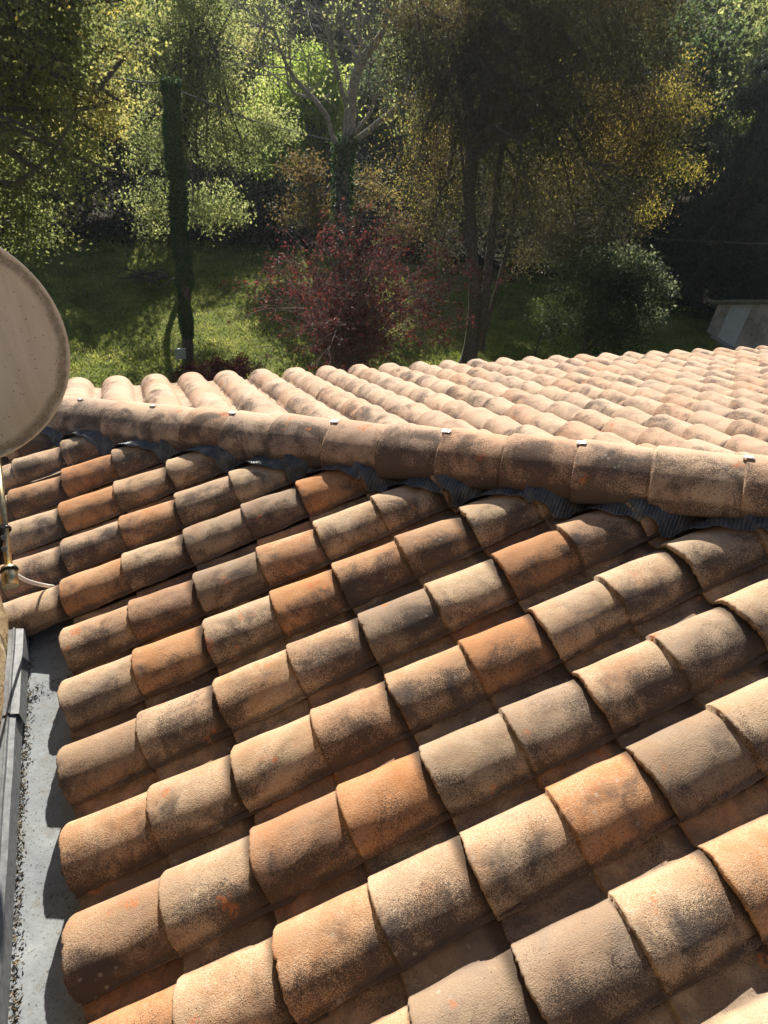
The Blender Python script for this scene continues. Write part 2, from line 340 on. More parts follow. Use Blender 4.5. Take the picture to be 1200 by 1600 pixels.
# ================================================================== THE HOUSE
S_ = math.radians(18.367); W = 0.2125; L = 0.20378
P0 = Vector((-0.28188, 2.31034, -1.59746 + OZ)); Q0 = Vector((-0.28389, 3.93854, -1.91387 + OZ))
YB = [0.0054, -0.0037, -0.007, -0.0115, -0.0038, -0.0127, 0.0016, 0.0003, 0.0031, 0.0061, 0.0124, 0.0098]
XJ = [0.0043, 0.0017, 0.003, -0.0024, -0.0012, -0.0055, -0.0037, -0.0083, -0.0028, 0.0]
NX = Vector((math.cos(S_), 0, math.sin(S_))); NY = Vector((0, 1, 0)); NN = Vector((-math.sin(S_), 0, math.cos(S_)))
FD = -0.06878
fe = Vector((math.cos(FD), math.sin(FD), 0))                    # far eave direction
fup = Vector((math.sin(FD) * math.cos(S_), -math.cos(FD) * math.cos(S_), math.sin(S_)))
fn = Vector((-math.sin(FD) * math.sin(S_) * -1 * -1, math.cos(FD) * math.sin(S_), math.cos(S_)))
fn = fe.cross(fup) * -1 if fe.cross(fup).z < 0 else fe.cross(fup)
fup = Vector((0, -1, fn.y / fn.z)).normalized()             # rows run square to the near slope, a little askew to their own eave
fy = fn.cross(fup)
WF = 0.22145
HO = Vector((0, 2.6812, -1.50387 + OZ)); HD = Vector((0.66550875, -0.71293397, 0.22095984))
HP = Vector((-0.731, -0.6824, 0))                                # horizontal, towards the near slope

HB, HT = 0.079, 0.062                                            # crest height at lower / upper end of a half
AB, AT = 0.0865, 0.079
def arch(v, a, h):
    t = np.clip(np.abs(v) / a, 0, 1)
    z = h * (1 - t ** 2.35) ** (1 / 1.85)
    return z
RIM = True
def prof(u, v):
    """height of the tile's upper face over the pan plane; u 0..0.47 along, v across (0 = crest)"""
    half = np.where(u < L, u / L, np.clip((u - L) / L, 0, 1.35))
    a = AB + (AT - AB) * half; h = HB + (HT - HB) * half - np.where(u < L, 0, .0095) * half
    pan = 0.016 - 0.014 * np.clip(half, 0, 1)
    z = arch(v, a, h)
    # soft union with the pan; the free edge rides on the next tile's pan
    if RIM: z = np.where(v < -AB + .011, np.maximum(z, .0200), z)
    k = 0.012; z = np.where(z > pan + k, z, pan + np.log1p(np.exp((z - pan) / (k * 0.35))) * k * 0.35)
    # shallow hollow of the pan
    vp = (v - W / 2) / (W / 2 - AB); z = z - 0.004 * np.clip(1 - vp ** 2, 0, 1)
    # rounded lips
    for u0 in (0.0, L):
        d = u - u0; r = 0.006
        m = (d >= 0) & (d < r)
        z = z - np.where(m, r - np.sqrt(np.clip(r * r - (r - d) ** 2, 0, None)), 0)
    return z
def tile_mesh(name, seed, nu=22, nv=34, mat=None):
    r = np.random.default_rng(seed)
    us = np.concatenate([[0, .0008, .002, .004, .0065], np.linspace(.015, L - .008, nu), [L - .0015, L + .0004, L + .0015, L + .0035, L + .0065], np.linspace(L + .015, 2 * L + .055, nu + 3)])
    # both sides of the moulded step
    vs2 = np.concatenate([np.sort(np.concatenate([[-AB - .003, -AB - .001, -AB + .0105, -AB + .0115], np.linspace(-AB + .003, AB, nv)])), np.linspace(AB + .006, W - AB + .012, 7)])
    U, Vv = np.meshgrid(us, vs2, indexing='ij')
    # low frequency hand made wobble
    ph = r.uniform(0, 6.28, 6); am = r.uniform(.3, 1, 6) * 0.0014
    wob = am[0] * np.sin(U * 14 + ph[0]) + am[1] * np.sin(U * 30 + Vv * 20 + ph[1]) + am[2] * np.sin(Vv * 38 + ph[2]) + am[3] * np.sin(U * 55 - Vv * 60 + ph[3])
    ush = U + (0.0022 * np.sin(Vv * 22 + ph[4]) + 0.0012 * np.sin(Vv * 70 + ph[5])) * np.where((U > 0.012) & (U < L + .1), 0, 1)
    # moulded lip curves a little like a thrown tile end
    lip = 0.006 * (np.clip(np.abs(Vv) / AB, 0, 1) ** 2)
    ush = ush + lip * np.where(U < .012, 1, 0) + lip * np.where((U > L - .01) & (U < L + .012), 1, 0)
    rag = np.interp(vs2, np.linspace(-.1, .15, 60), r.normal(0, .0011, 60))[None, :]
    chip = -.006 * np.exp(-((Vv - r.uniform(-.06, .12)) / .006) ** 2) * (r.uniform() < .5)
    ush = ush + (rag - chip) * np.where(U < .012, 1, 0) + np.roll(rag, 9, 1) * np.where((U > L - .01) & (U < L + .012), 1, 0)
    ztop = prof(U, Vv) + wob * 0.9
    th = 0.0125
    zbot = ztop - th * np.where(Vv < -AB + .014, 0.40, 1)
    Vv = Vv + np.where(Vv < -AB + .002, .0016 * np.sin(U * 31 + ph[3]) + .0009 * np.sin(U * 140 + ph[0]), 0)
    A = np.stack([ush, Vv, ztop], -1).reshape(-1, 3); B = np.stack([ush, Vv, zbot], -1).reshape(-1, 3)
    n, m = U.shape; I, J = np.meshgrid(np.arange(n - 1), np.arange(m - 1), indexing='ij'); q = (I * m + J).ravel(); N = n * m
    F = [np.stack([q, q + m, q + m + 1, q + 1], -1), np.stack([q + N, q + N + 1, q + N + m + 1, q + N + m], -1)]
    i = np.arange(n - 1) * m; F.append(np.stack([i, i + N, i + N + m, i + m], -1)); i = i + m - 1; F.append(np.stack([i, i + m, i + N + m, i + N], -1))
    j = np.arange(m - 1); F.append(np.stack([j, j + 1, j + 1 + N, j + N], -1)); j = j + (n - 1) * m; F.append(np.stack([j, j + N, j + 1 + N, j + 1], -1))
    return np.concatenate([A, B]), np.concatenate(F)
def tile_me(seed, nu, nv, mat):
    V, F = tile_mesh('t', seed, nu, nv)
    o = mesh_np('roof_tile', V, F, mat); me = o.data; bpy.data.objects.remove(o)
    me.shade_smooth()
    return me
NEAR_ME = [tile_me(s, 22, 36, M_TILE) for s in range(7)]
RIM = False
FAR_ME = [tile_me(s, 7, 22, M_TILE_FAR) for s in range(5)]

RIM = True
house = empty('house', (1.0, 2.5, 0))
tag(house, 'house with weathered terracotta barrel tile roof, seen from its upper window', 'house')
HM = house.matrix_world
def hpart(o):  # keep world placement under the house empty
    o.parent = house; o.matrix_parent_inverse = Matrix.Translation(-Vector(house.location)); return o
def sub(o, p):
    o.parent = p; o.matrix_parent_inverse = p.matrix_parent_inverse if False else Matrix.Identity(4); return o

# hip vertical plane
hn = HP.copy()
def hip_side(P): return (P - HO).dot(hn)                         # >0 on the near side

# ---- decks (roof boarding) with their slopes
def on_near(x, y, h=0.0):
    z = P0.z - ((x - P0.x) * NN.x) / NN.z; return Vector((x, y, z)) + NN * h
def slab(name, pts, th, mat):
    bm = bmesh.new(); top = [bm.verts.new(p) for p in pts]; bot = [bm.verts.new(Vector(p) - Vector((0, 0, th))) for p in pts]
    bm.faces.new(top); bm.faces.new(bot[::-1]); n = len(pts)
    for i in range(n): bm.faces.new([top[i], bot[i], bot[(i + 1) % n], top[(i + 1) % n]])
    return bm_obj(name, bm, mat)
def hip_xy(t, m=0.0): return HO.x + HD.x * t + HP.x * m, HO.y + HD.y * t + HP.y * m
h0 = hip_xy(-2.3, 0.03); h1 = hip_xy(6.0, 0.03)
near_deck = slab('roof_slope', [on_near(-0.20, -1.9, -.02), on_near(h1[0], -1.9, -.02), on_near(h1[0], h1[1], -.02), on_near(*hip_xy(-.45, .03), -.02), on_near(-0.20, 2.72, -.02)], 0.06, M_DECK)
hpart(near_deck); tag(near_deck, 'near roof slope rising to the right above the zinc gutter')
Qp = Q0 - fn * HB
def on_far(x, y, h=0.0):
    z = Qp.z - ((x - Qp.x) * fn.x + (y - Qp.y) * fn.y) / fn.z; return Vector((x, y, z)) + fn * h
def far_eave(n): return Qp + fe * (n * WF)
e0 = far_eave(-9) + fup * 0.05; e1 = far_eave(48) + fup * 0.05
far_deck = slab('roof_slope', [on_far(*hip_xy(-2.0, -.02), -.02), on_far(*hip_xy(6.0, -.02), -.02), on_far(e1.x, hip_xy(6.0)[1], -.02), on_far(e1.x, e1.y, -.02), on_far(e0.x, e0.y, -.02)][::-1], 0.06, M_DECK)
hpart(far_deck); tag(far_deck, 'far roof slope beyond the hip ridge, falling away to the garden')

def place(me, org, ux, uy, uz, u, v, parent, sy=1.0, jit=1.0):
    o = bpy.data.objects.new('roof_tile', me); C.objects.link(o)
    R = Matrix((ux, uy, uz)).transposed().to_4x4()
    p = org + ux * u + uy * v
    rot = Matrix.Rotation(random.gauss(0, .009) * jit, 4, 'Z') @ Matrix.Rotation(random.gauss(0, .004) * jit, 4, 'Y') @ Matrix.Rotation(random.gauss(0, .012) * jit, 4, 'X')
    sc = Matrix.Diagonal((1, sy, 1, 1))
    o.parent = parent
    o.matrix_basis = Matrix.Translation(p) @ R @ rot @ sc
    return o
def clip_mesh(o, M, plane_co, plane_no):
    """cut a tile to the hip line (its own mesh copy)"""
    me = o.data.copy(); bm = bmesh.new(); bm.from_mesh(me); Mi = M.inverted()
    co = Mi @ plane_co; no = (M.to_3x3().transposed() @ plane_no).normalized()
    bmesh.ops.bisect_plane(bm, geom=bm.verts[:] + bm.edges[:] + bm.faces[:], plane_co=co, plane_no=no, clear_outer=True)
    bmesh.ops.holes_fill(bm, edges=[e_ for e_ in bm.edges if len(e_.link_faces) == 1], sides=0)
    bm.to_mesh(me); bm.free(); me.validate(); o.data = me
def lay(me, org, ux, uy, uz, u, v, parent, side, cut_m, sy=1.0, jit=1.0):
    """place a tile unless it lies wholly beyond the hip; cut it when it crosses"""
    cs = [hip_side(org + ux * (u + du) + uy * (v + dv)) * side for du in (0, 2 * L + .055) for dv in (-AB, W - AB)]
    lim = cut_m * side
    if max(cs) < lim + 0.02: return None
    o = place(me, org, ux, uy, uz, u, v, parent, sy, jit)
    if min(cs) < lim:
        clip_mesh(o, o.matrix_basis, HO + HP * cut_m, HP * (-side))
    return o
near_tiles = []
for b in range(-5, 16):
    yo = YB[b + 1] if 0 <= b + 1 < 12 else 0
    j0 = 0 if b >= 4 else -8
    for j in range(j0, 26, 2):
        xo = XJ[j] if 0 <= j < 10 else 0
        if j < 0 and -b * W + P0.y > 3.4: pass
        o = lay(random.choice(NEAR_ME), P0, NX, NY, NN, j * L + xo * 0.8 + random.gauss(0, .003), -b * W + yo + random.gauss(0, .0015), near_deck, 1, 0.02)
        if o: near_tiles.append(o)
far_tiles = []
for n in range(-9, 48):
    for j in range(0, 30, 2):
        o = lay(random.choice(FAR_ME), Qp + fe * (n * WF), fup, fy, fn, j * L + random.gauss(0, .002), random.gauss(0, .0015), far_deck, -1, 0.035, WF / W)
        if o: far_tiles.append(o)
def cam_d_of(o): return (o.matrix_basis.translation - Vector((0, 0, OZ)))
def visible(o):
    P = o.matrix_basis @ Vector((L, 0, .05)) - Vector((0, 0, OZ)); z = P.dot(CF)
    if z < .1: return False
    x = 600 + 1002 * P.dot(CR) / z; y = 800 - 1002 * P.dot(CU) / z
    return -140 < x < 1340 and 0 < y < 1750
def merge_rest(tiles, keep_n, parent, mat):
    vis = sorted([o for o in tiles if visible(o)], key=lambda o: cam_d_of(o).length); keep = set(vis[:keep_n])
    rest = [o for o in tiles if o not in keep]
    if not rest: return
    VV, FF, LL, base = [], [], [], 0
    for o in rest:
        M = o.matrix_basis; bm = bmesh.new(); bm.from_mesh(o.data); bmesh.ops.triangulate(bm, faces=bm.faces[:]); bm.verts.index_update()
        lc = np.array([v_.co[:] for v_ in bm.verts]); co = np.array([M @ v_.co for v_ in bm.verts]); f = np.array([[v_.index for v_ in f_.verts] for f_ in bm.faces]); bm.free()
        if len(co) == 0: continue
        VV.append(co); LL.append(lc); FF.append(f + base); base += len(co)
    for o in rest: bpy.data.objects.remove(o)
    r_ = mesh_np('roof_tiles', np.concatenate(VV), np.concatenate(FF), mat, True)
    at_ = r_.data.attributes.new('local', 'FLOAT_VECTOR', 'POINT'); at_.data.foreach_set('vector', np.concatenate(LL).astype(np.float32).ravel())
    r_.parent = parent; tag(r_, 'remaining terracotta tiles of the slope', kind='stuff')
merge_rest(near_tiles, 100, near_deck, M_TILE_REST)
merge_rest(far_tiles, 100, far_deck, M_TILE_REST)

# ---- hip ridge: core, flashing, tiles, clips
def hip_axis(t):
    m = 0.112 - 0.012 * t; ax = HO + HD * t + HP * m
    zb = P0.z - ((ax.x - P0.x) * NN.x) / NN.z
    return Vector((ax.x, ax.y, zb)), 0.138 + 0.012 * t            # point on near plane, crest height over it
core = bmesh.new()
tsA, tsB = -1.5, 5.4
A0, _ = hip_axis(tsA); B0, _ = hip_axis(tsB)
dirh = (B0 - A0).normalized(); side = dirh.cross(Vector((0, 0, 1))).normalized(); up = side.cross(dirh).normalized()
if side.dot(HP) < 0: side = -side
ring = []
for P_ in (A0, B0):
    ring.append([core.verts.new(P_ + side * s1 + up * u1) for s1, u1 in ((-.06, -.03), (-.06, .085), (.05, .085), (.05, -.03))])
for i in range(4): core.faces.new([ring[0][i], ring[0][(i + 1) % 4], ring[1][(i + 1) % 4], ring[1][i]])
core.faces.new(ring[0]); core.faces.new(ring[1][::-1])
hip = bm_obj('hip_ridge', core, M_DECK); hpart(hip); tag(hip, 'hip ridge capped with half round tiles and steel clips')
RT = 0.43
def ridge_mesh(seed):
    r = np.random.default_rng(seed)
    us = np.concatenate([[0, .0008, .002, .004, .0065], np.linspace(.015, .205, 12), [.2085, .210, .2112, .213, .216], np.linspace(.225, RT + .05, 14)])
    th = np.linspace(-math.pi / 2 * 1.12, math.pi / 2 * 1.12, 40)
    U, T = np.meshgrid(us, th, indexing='ij')
    half = np.where(U < .209, U / .209, (U - .209) / .221)
    R = 0.127 - 0.0130 * np.clip(half, 0, 1.25)
    for u0 in (0, .209):
        d = U - u0; rr = .006; m = (d >= 0) & (d < rr)
        R = R - np.where(m, rr - np.sqrt(np.clip(rr * rr - (rr - d) ** 2, 0, None)), 0)
    ph = r.uniform(0, 6.28, 4)
    R = R + .0012 * np.sin(U * 16 + ph[0]) + .001 * np.sin(T * 3 + ph[1]) + .0006 * np.sin(U * 50 + T * 4 + ph[2])
    def pt(Rr):
        s_ = np.sin(T) * Rr; c_ = np.cos(T) * Rr * 0.86
        return np.stack([U, s_, c_], -1).reshape(-1, 3)
    n, m = U.shape; I, J = np.meshgrid(np.arange(n - 1), np.arange(m - 1), indexing='ij'); q = (I * m + J).ravel(); N = n * m
    F = [np.stack([q, q + m, q + m + 1, q + 1], -1), np.stack([q + N, q + N + 1, q + N + m + 1, q + N + m], -1)]
    i = np.arange(n - 1) * m; F.append(np.stack([i, i + N, i + N + m, i + m], -1)); i = i + m - 1; F.append(np.stack([i, i + m, i + N + m, i + N], -1))
    j = np.arange(m - 1); F.append(np.stack([j, j + 1, j + 1 + N, j + N], -1)); j = j + (n - 1) * m; F.append(np.stack([j, j + N, j + 1 + N, j + 1], -1))
    o = mesh_np('ridge_tile', np.concatenate([pt(R), pt(R - .012)]), np.concatenate(F), M_RIDGE); me = o.data; bpy.data.objects.remove(o); return me
RM = [ridge_mesh(s) for s in range(5)]
Rz = Matrix((dirh, -side, up)).transposed().to_4x4()
if Rz.to_3x3().determinant() < 0: Rz = Matrix((dirh, side, up)).transposed().to_4x4()
def ridge_at(t):
    a_, h_ = hip_axis(t); return a_ + Vector((0, 0, h_))
clip_t = [-1.47, -1.04, -.62, -.195, .235, .635, 1.075, 1.49, 1.91, 2.34, 2.76, 3.18, 3.6, 4.02, 4.44, 4.86]
for k, t in enumerate(clip_t):
    if t == -.195: t = -.18
    p = ridge_at(t) - up * (0.127 * .86)
    o = bpy.data.objects.new('ridge_tile', RM[k % 5]); C.objects.link(o); o.parent = hip
    o.matrix_basis = Matrix.Translation(p) @ Rz @ Matrix.Rotation(random.gauss(0, .006), 4, 'Z') @ Matrix.Rotation(random.gauss(0, .015), 4, 'X') @ Matrix.Rotation(-0.022, 4, 'Y')
    # folded clip gripping the lower edge of the tile
    bm = bmesh.new()
    zc = 0.127 * .86
    add_box(bm, -.004, .018, -.0080, .0080, zc + .0035, zc + .0060); add_box(bm, -.0068, -.0045, -.0095, .0095, zc - .010, zc + .0060)
    add_box(bm, -.028, -.0072, -.007, .007, zc - .012, zc - .0095)
    c_ = bm_obj('ridge_clip', bm, M_CLIP); c_.parent = hip; c_.matrix_basis = o.matrix_basis.copy()

# pleated flashing draped from under the ridge over the near barrels
def near_surface(x, y):
    """height over the near plane (measured plumb) of the laid tiles"""
    v = y - P0.y; b = np.round(-v / W + .092); vv = v + b * W - np.interp(b, np.arange(-1, 11), YB)
    h = np.full(np.shape(x), .05)
    for _ in range(3):
        u = (x - P0.x + math.sin(S_) * h) / math.cos(S_); h = prof(np.mod(u, 2 * L), vv)
    return h / math.cos(S_)
ts = np.arange(-1.4, 5.0, .0022); ms = np.linspace(0.02, 1.0, 22)
Tg, Mg = np.meshgrid(ts, ms, indexing='ij')
ax0 = np.array([hip_axis(0)[0], hip_axis(1)[0]]); dax = ax0[1] - ax0[0]
base_x = ax0[0, 0] + dax[0] * Tg; base_y = ax0[0, 1] + dax[1] * Tg
# edge reaches further down in the pans and rides short over the crests
wid = 0.150 + 0.008 * np.sin(Tg * 9) + .004 * np.sin(Tg * 31) + .003 * np.sin(Tg * 83)
off = 0.03 + wid * Mg - .02
X = base_x + HP.x * off; Y = base_y + HP.y * off
Hs = near_surface(X, Y)
for dx0 in (-.009, 0, .009):
    for dy0 in (-.008, 0, .008): Hs = np.maximum(Hs, near_surface(X + dx0, Y + dy0))
lift = 0.088 * (1 - Mg) ** 2.2
# low pass of the tile relief: sheet bridges the hollows near the ridge
H = np.maximum(Hs + .0025, 0) * Mg ** .6 + (1 - Mg ** .6) * 0.088
H = np.maximum(H, Hs + .005)
pleat = 0.0030 * np.sin(Tg / .0205 * 2 * np.pi) * np.clip(Mg * 3, 0, 1)
crump = .0022 * np.sin(Tg * 47 + 6 * Mg) * np.sin(Mg * 9 + Tg * 13) + .0015 * np.sin(Tg * 121 + Mg * 4)
Z = .004 + crump + P0.z - ((X - P0.x) * NN.x) / NN.z + H + .001 + np.abs(pleat) * 1.6
V = np.stack([X, Y, Z], -1).reshape(-1, 3); n, m = Tg.shape; I, J = np.meshgrid(np.arange(n - 1), np.arange(m - 1), indexing='ij'); q = (I * m + J).ravel()
V2 = V - np.array([0, 0, .0012]); N = n * m
F = [np.stack([q, q + 1, q + m + 1, q + m], -1), np.stack([q + N, q + N + m, q + N + m + 1, q + N + 1], -1)]
i = np.arange(n - 1) * m + m - 1; F.append(np.stack([i, i + N, i + N + m, i + m], -1))
fl = mesh_np('ridge_flashing', np.concatenate([V, V2]), np.concatenate(F), M_LEAD); fl.parent = hip

# ---- box gutter between wall and eave
GZt = OZ - 1.536 - 0.132
bm = bmesh.new(); nseg = 60
xs = np.linspace(-.50, -.06, 16); ys = np.linspace(-1.6, 2.05, 120)
XX, YY = np.meshgrid(xs, ys, indexing='ij')
ZZ = GZt + .002 * np.sin(YY * 9 + XX * 7) + .0015 * np.sin(YY * 23) + .012 * np.clip((-.44 - XX) / .06, 0, 1) ** 2 + np.where(YY > 1.42 + .25 * (XX + .3), .006, 0)
V = np.stack([XX, YY, ZZ], -1).reshape(-1, 3); n, m = XX.shape; I, J = np.meshgrid(np.arange(n - 1), np.arange(m - 1), indexing='ij'); q = (I * m + J).ravel()
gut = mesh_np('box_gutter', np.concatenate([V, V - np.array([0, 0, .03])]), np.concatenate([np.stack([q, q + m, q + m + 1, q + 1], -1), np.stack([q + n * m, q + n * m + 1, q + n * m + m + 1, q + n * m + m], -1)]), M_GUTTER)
hpart(gut); tag(gut, 'pale grey zinc box gutter between stone wall and tile ends')
bm.free()
# fascia closing the gutter beneath the tile ends
bm = bmesh.new(); add_box(bm, -.205, -.19, -1.6, 2.3, GZt + .003, P0.z - .045); fa = bm_obj('eave_board', bm, M_DECK); hpart(fa)

# ---- stone wall of the upper storey (left), runs back past the window
XW = -0.454
def rough_wall(name, x0, x1, y0, y1, z0, z1, mat, res=.02):
    ys = np.arange(y0, y1 + res, res * 2.5); zs = np.arange(z0, z1 + res, res * 2.5)
    Yg, Zg = np.meshgrid(ys, zs, indexing='ij')
    Xg = x1 + .006 * np.sin(Yg * 17 + Zg * 9) * np.sin(Zg * 23 + Yg * 5) + rng.normal(0, .0022, Yg.shape)
    V = np.stack([Xg, Yg, Zg], -1).reshape(-1, 3); n, m = Yg.shape; I, J = np.meshgrid(np.arange(n - 1), np.arange(m - 1), indexing='ij'); q = (I * m + J).ravel()
    V2 = V.copy(); V2[:, 0] = x0; N = n * m
    F = [np.stack([q, q + m, q + m + 1, q + 1], -1), np.stack([q + N, q + N + 1, q + N + m + 1, q + N + m], -1)]
    for i, d in ((np.arange(n - 1) * m, m), (np.arange(n - 1) * m + m - 1, m)): F.append(np.stack([i, i + N, i + N + d, i + d], -1))
    for j in (np.arange(m - 1), np.arange(m - 1) + (n - 1) * m): F.append(np.stack([j, j + 1, j + 1 + N, j + N], -1))
    return mesh_np(name, V, np.concatenate(F), mat)
wall = rough_wall('stone_wall', XW - .45, XW, -3.5, 1.66, OZ - 1.9, OZ + 1.9, M_STONE); hpart(wall)
tag(wall, 'ochre rubble stone wall of the taller wing beside the zinc gutter')
# folded capping strip along the wall foot
def strip(name, y0, y1, dx, dz, wtop, mat):
    prof2 = [(XW + .001, .085), (XW + .012, .085), (XW + .014, .091), (XW + .019, .091), (XW + .021, .084), (XW + wtop, .078), (XW + wtop + .004, .02)]
    VV = []; nst = 40
    for y in np.linspace(y0, y1, nst):
        for (x, z) in prof2: VV.append((x + dx + .0006 * math.sin(y * 30), y, GZt + z + dz + .0006 * math.sin(y * 21 + x * 90)))
    k = len(prof2); F = [(i * k + j, i * k + j + 1, (i + 1) * k + j + 1, (i + 1) * k + j) for i in range(nst - 1) for j in range(k - 1)]
    o = mesh_np(name, np.array(VV), np.array(F), mat, smooth=False)
    md = o.modifiers.new('thick', 'SOLIDIFY'); md.thickness = .0012
    return o
c1 = strip('wall_capping', -1.6, 1.33, 0, 0, .034, M_METAL); hpart(c1); tag(c1, 'long galvanised capping strip along the wall foot')
c2 = strip('wall_capping', 1.27, 1.585, .002, .004, .040, M_METAL); hpart(c2); tag(c2, 'short overlapping galvanised capping piece at the gutter head')
# house body under the roofs
bm = bmesh.new(); add_box(bm, -.89, -.19, -3.5, 1.65, -.4, GZt - .04)
add_box(bm, -.188, 7.4, -3.5, 2.2, -.4, OZ - 1.80)
hb = bm_obj('house_wall', bm, M_STONE); hpart(hb)
bm = bmesh.new(); ev = far_eave(-8); add_box(bm, -1.9, 9.0, 2.203, 3.55, -.4, OZ - 2.30); hb2 = bm_obj('house_wall', bm, M_PLASTER); hpart(hb2)

# ---- litter along the gutter's wall side
nl = 1500
ly = rng.uniform(-.3, 1.72, nl); lx = XW + .036 + np.abs(rng.normal(0, .008, nl)) + .010 * (np.sin(ly * 11) > .3) * rng.uniform(0, 1, nl) ** 2
lz = GZt + .004 + rng.uniform(0, .016, nl) * np.clip(1 - (lx - XW - .04) / .03, .1, 1)
far_m = rng.uniform(0, 1, nl) < .04; ly = np.where(far_m, 1.405 + rng.normal(0, .012, nl) + .25 * 0, ly); lx = np.where(far_m, rng.uniform(XW + .04, XW + .17, nl), lx); ly = np.where(far_m, ly + .30 * (lx - XW - .1), ly)
def leaf_quads(P, size, aspect=.55, flat=0.0, down=None, seed=1, fold=True):
    r = np.random.default_rng(seed); n = len(P)
    size = np.broadcast_to(size, (n,)) * r.uniform(.65, 1.25, n)
    D = r.normal(size=(n, 3)); 
    if flat: D[:, 2] *= (1 - flat)
    if down is not None: D += np.array(down)
    D /= np.linalg.norm(D, axis=1)[:, None]
    N_ = r.normal(size=(n, 3)); 
    if flat: N_ = N_ * (1 - flat) + np.array([0, 0, 1.]) * flat * 2
    B = np.cross(D, N_); B /= np.linalg.norm(B, axis=1)[:, None] + 1e-9
    a_ = P - D * size[:, None] * .5; c_ = P + D * size[:, None] * .5
    Nn = np.cross(B, D)
    b_ = P + B * size[:, None] * aspect * .5 + Nn * size[:, None] * .10; d_ = P - B * size[:, None] * aspect * .5 + Nn * size[:, None] * .10
    V = np.stack([a_, b_, c_, d_], 1).reshape(-1, 3); F = np.arange(4 * n).reshape(-1, 4)
    return V, F
V, F = leaf_quads(np.stack([lx, ly, lz], -1), .0085, .45, .6, seed=5)
o = mesh_np('leaf_litter', V, F, L_LITTER, False); tag(o, 'dry brown leaf litter along the wall side of the gutter', 'leaf litter', kind='stuff')

# ================================================================== satellite dish, its arm and cable
DC = Vector((0, 0, OZ)) + ray(-96, 545).normalized() * 2.06
dn = (Vector((0, 0, OZ)) - DC).normalized() 
dn = (dn + CR * 0.05).normalized()
dx_ = Vector((0, 0, 1)).cross(dn).normalized(); dy_ = dn.cross(dx_)
DM = Matrix((dx_, dy_, dn)).transposed().to_4x4(); DM.translation = DC
dish = empty('satellite_dish', DC); tag(dish, 'weathered beige satellite dish with dirty rim at the left edge above the tiles', 'satellite dish')
def disc_mesh():
    rad = np.concatenate([np.linspace(0, .375, 26), [.382, .388, .393, .398, .4015, .404, .4045, .403, .400]])
    depth = .06 * (rad / .4) ** 2; depth[-9:] = [depth[25] + z for z in (.0015, .001, .004, .0075, .008, .0065, .003, -.003, -.006)]
    an = np.linspace(0, 2 * np.pi, 160, endpoint=False)
    R, A_ = np.meshgrid(rad, an, indexing='ij'); Z = np.repeat(depth[:, None] - .06, 160, 1)
    V = np.stack([R * np.cos(A_), R * np.sin(A_) * 1.0, Z], -1).reshape(-1, 3)
    Vb = V.copy(); Vb[:, 2] -= .004; Vb[-160:] = V[-160:]
    n, m = R.shape; I, J = np.meshgrid(np.arange(n - 1), np.arange(m), indexing='ij'); J2 = (J + 1) % m
    F = np.stack([I * m + J, (I + 1) * m + J, (I + 1) * m + J2, I * m + J2], -1).reshape(-1, 4)
    return np.concatenate([V, Vb]), np.concatenate([F, F[:, ::-1] + n * m])
V, F = disc_mesh(); rf = mesh_np('reflector', V, F, M_DISH); rf.parent = dish; rf.matrix_basis = Matrix.Translation(-DC) @ DM @ Matrix.Scale(.77, 4)
def cyl_between(name, A, B, r, mat, parent, sides=20, r2=None, cap=True):
    A = Vector(A); B = Vector(B); bm = bmesh.new(); h = (B - A).length
    bmesh.ops.create_cone(bm, cap_ends=cap, segments=sides, radius1=r, radius2=r if r2 is None else r2, depth=h)
    M = Matrix.Translation((A + B) / 2) @ (B - A).to_track_quat('Z', 'Y').to_matrix().to_4x4(); bmesh.ops.transform(bm, matrix=M, verts=bm.verts[:])
    o = bm_obj(name, bm, mat, None, True)
    for p_ in o.data.polygons:
        if len(p_.vertices) > 4: p_.use_smooth = False
    if parent is not None: o.parent = parent; o.matrix_parent_inverse = Matrix.Translation(-Vector(parent.location))
    return o
O_ = Vector((0, 0, OZ))
def on_ray(px, py, D): return O_ + ray(px, py) * D
# bolts standing on the dish face near its foot
for (px, py) in ((2, 686), (3, 716)):
    p = on_ray(px, py, 1.90); q_ = p + dn * .03
    bo = cyl_between('bolt', p, q_, .0065, M_BLACK, dish); 
    ht = cyl_between('bolt_head', q_, q_ + (dn + CR * .6).normalized() * .012, .012, M_BLACK, dish, 6)
# LNB support arm: plated tube, sleeve, clamps
a0 = on_ray(-6, 700, 1.86); a1 = on_ray(14, 888, 1.72); a2 = on_ray(17, 916, 1.70)
arm = empty('dish_arm', a2); tag(arm, 'yellowish plated steel tube with black clamps hanging below the satellite dish', 'mounting arm')
cyl_between('tube', a0, a1, .0095, M_BRASS, arm, 24)
cyl_between('sleeve', a1 - (a2 - a1) * .05, a2, .0195, M_BRASS, arm, 28)
def torus(name, c_, axis, R, r, mat, parent):
    bm = bmesh.new(); n1_, n2_ = 28, 8; axis = axis.normalized(); q3 = axis.to_track_quat('Z', 'Y').to_matrix()
    vv = [[bm.verts.new(c_ + q3 @ Vector(((R + r * math.cos(b_)) * math.cos(a_), (R + r * math.cos(b_)) * math.sin(a_), 1.6 * r * math.sin(b_)))) for b_ in np.linspace(0, 2 * np.pi, n2_, endpoint=False)] for a_ in np.linspace(0, 2 * np.pi, n1_, endpoint=False)]
    for i in range(n1_):
        for j in range(n2_): bm.faces.new([vv[i][j], vv[(i + 1) % n1_][j], vv[(i + 1) % n1_][(j + 1) % n2_], vv[i][(j + 1) % n2_]])
    o = bm_obj(name, bm, mat, None, True); o.parent = parent; o.matrix_parent_inverse = Matrix.Translation(-Vector(parent.location)); return o
axd = (a2 - a0).normalized()
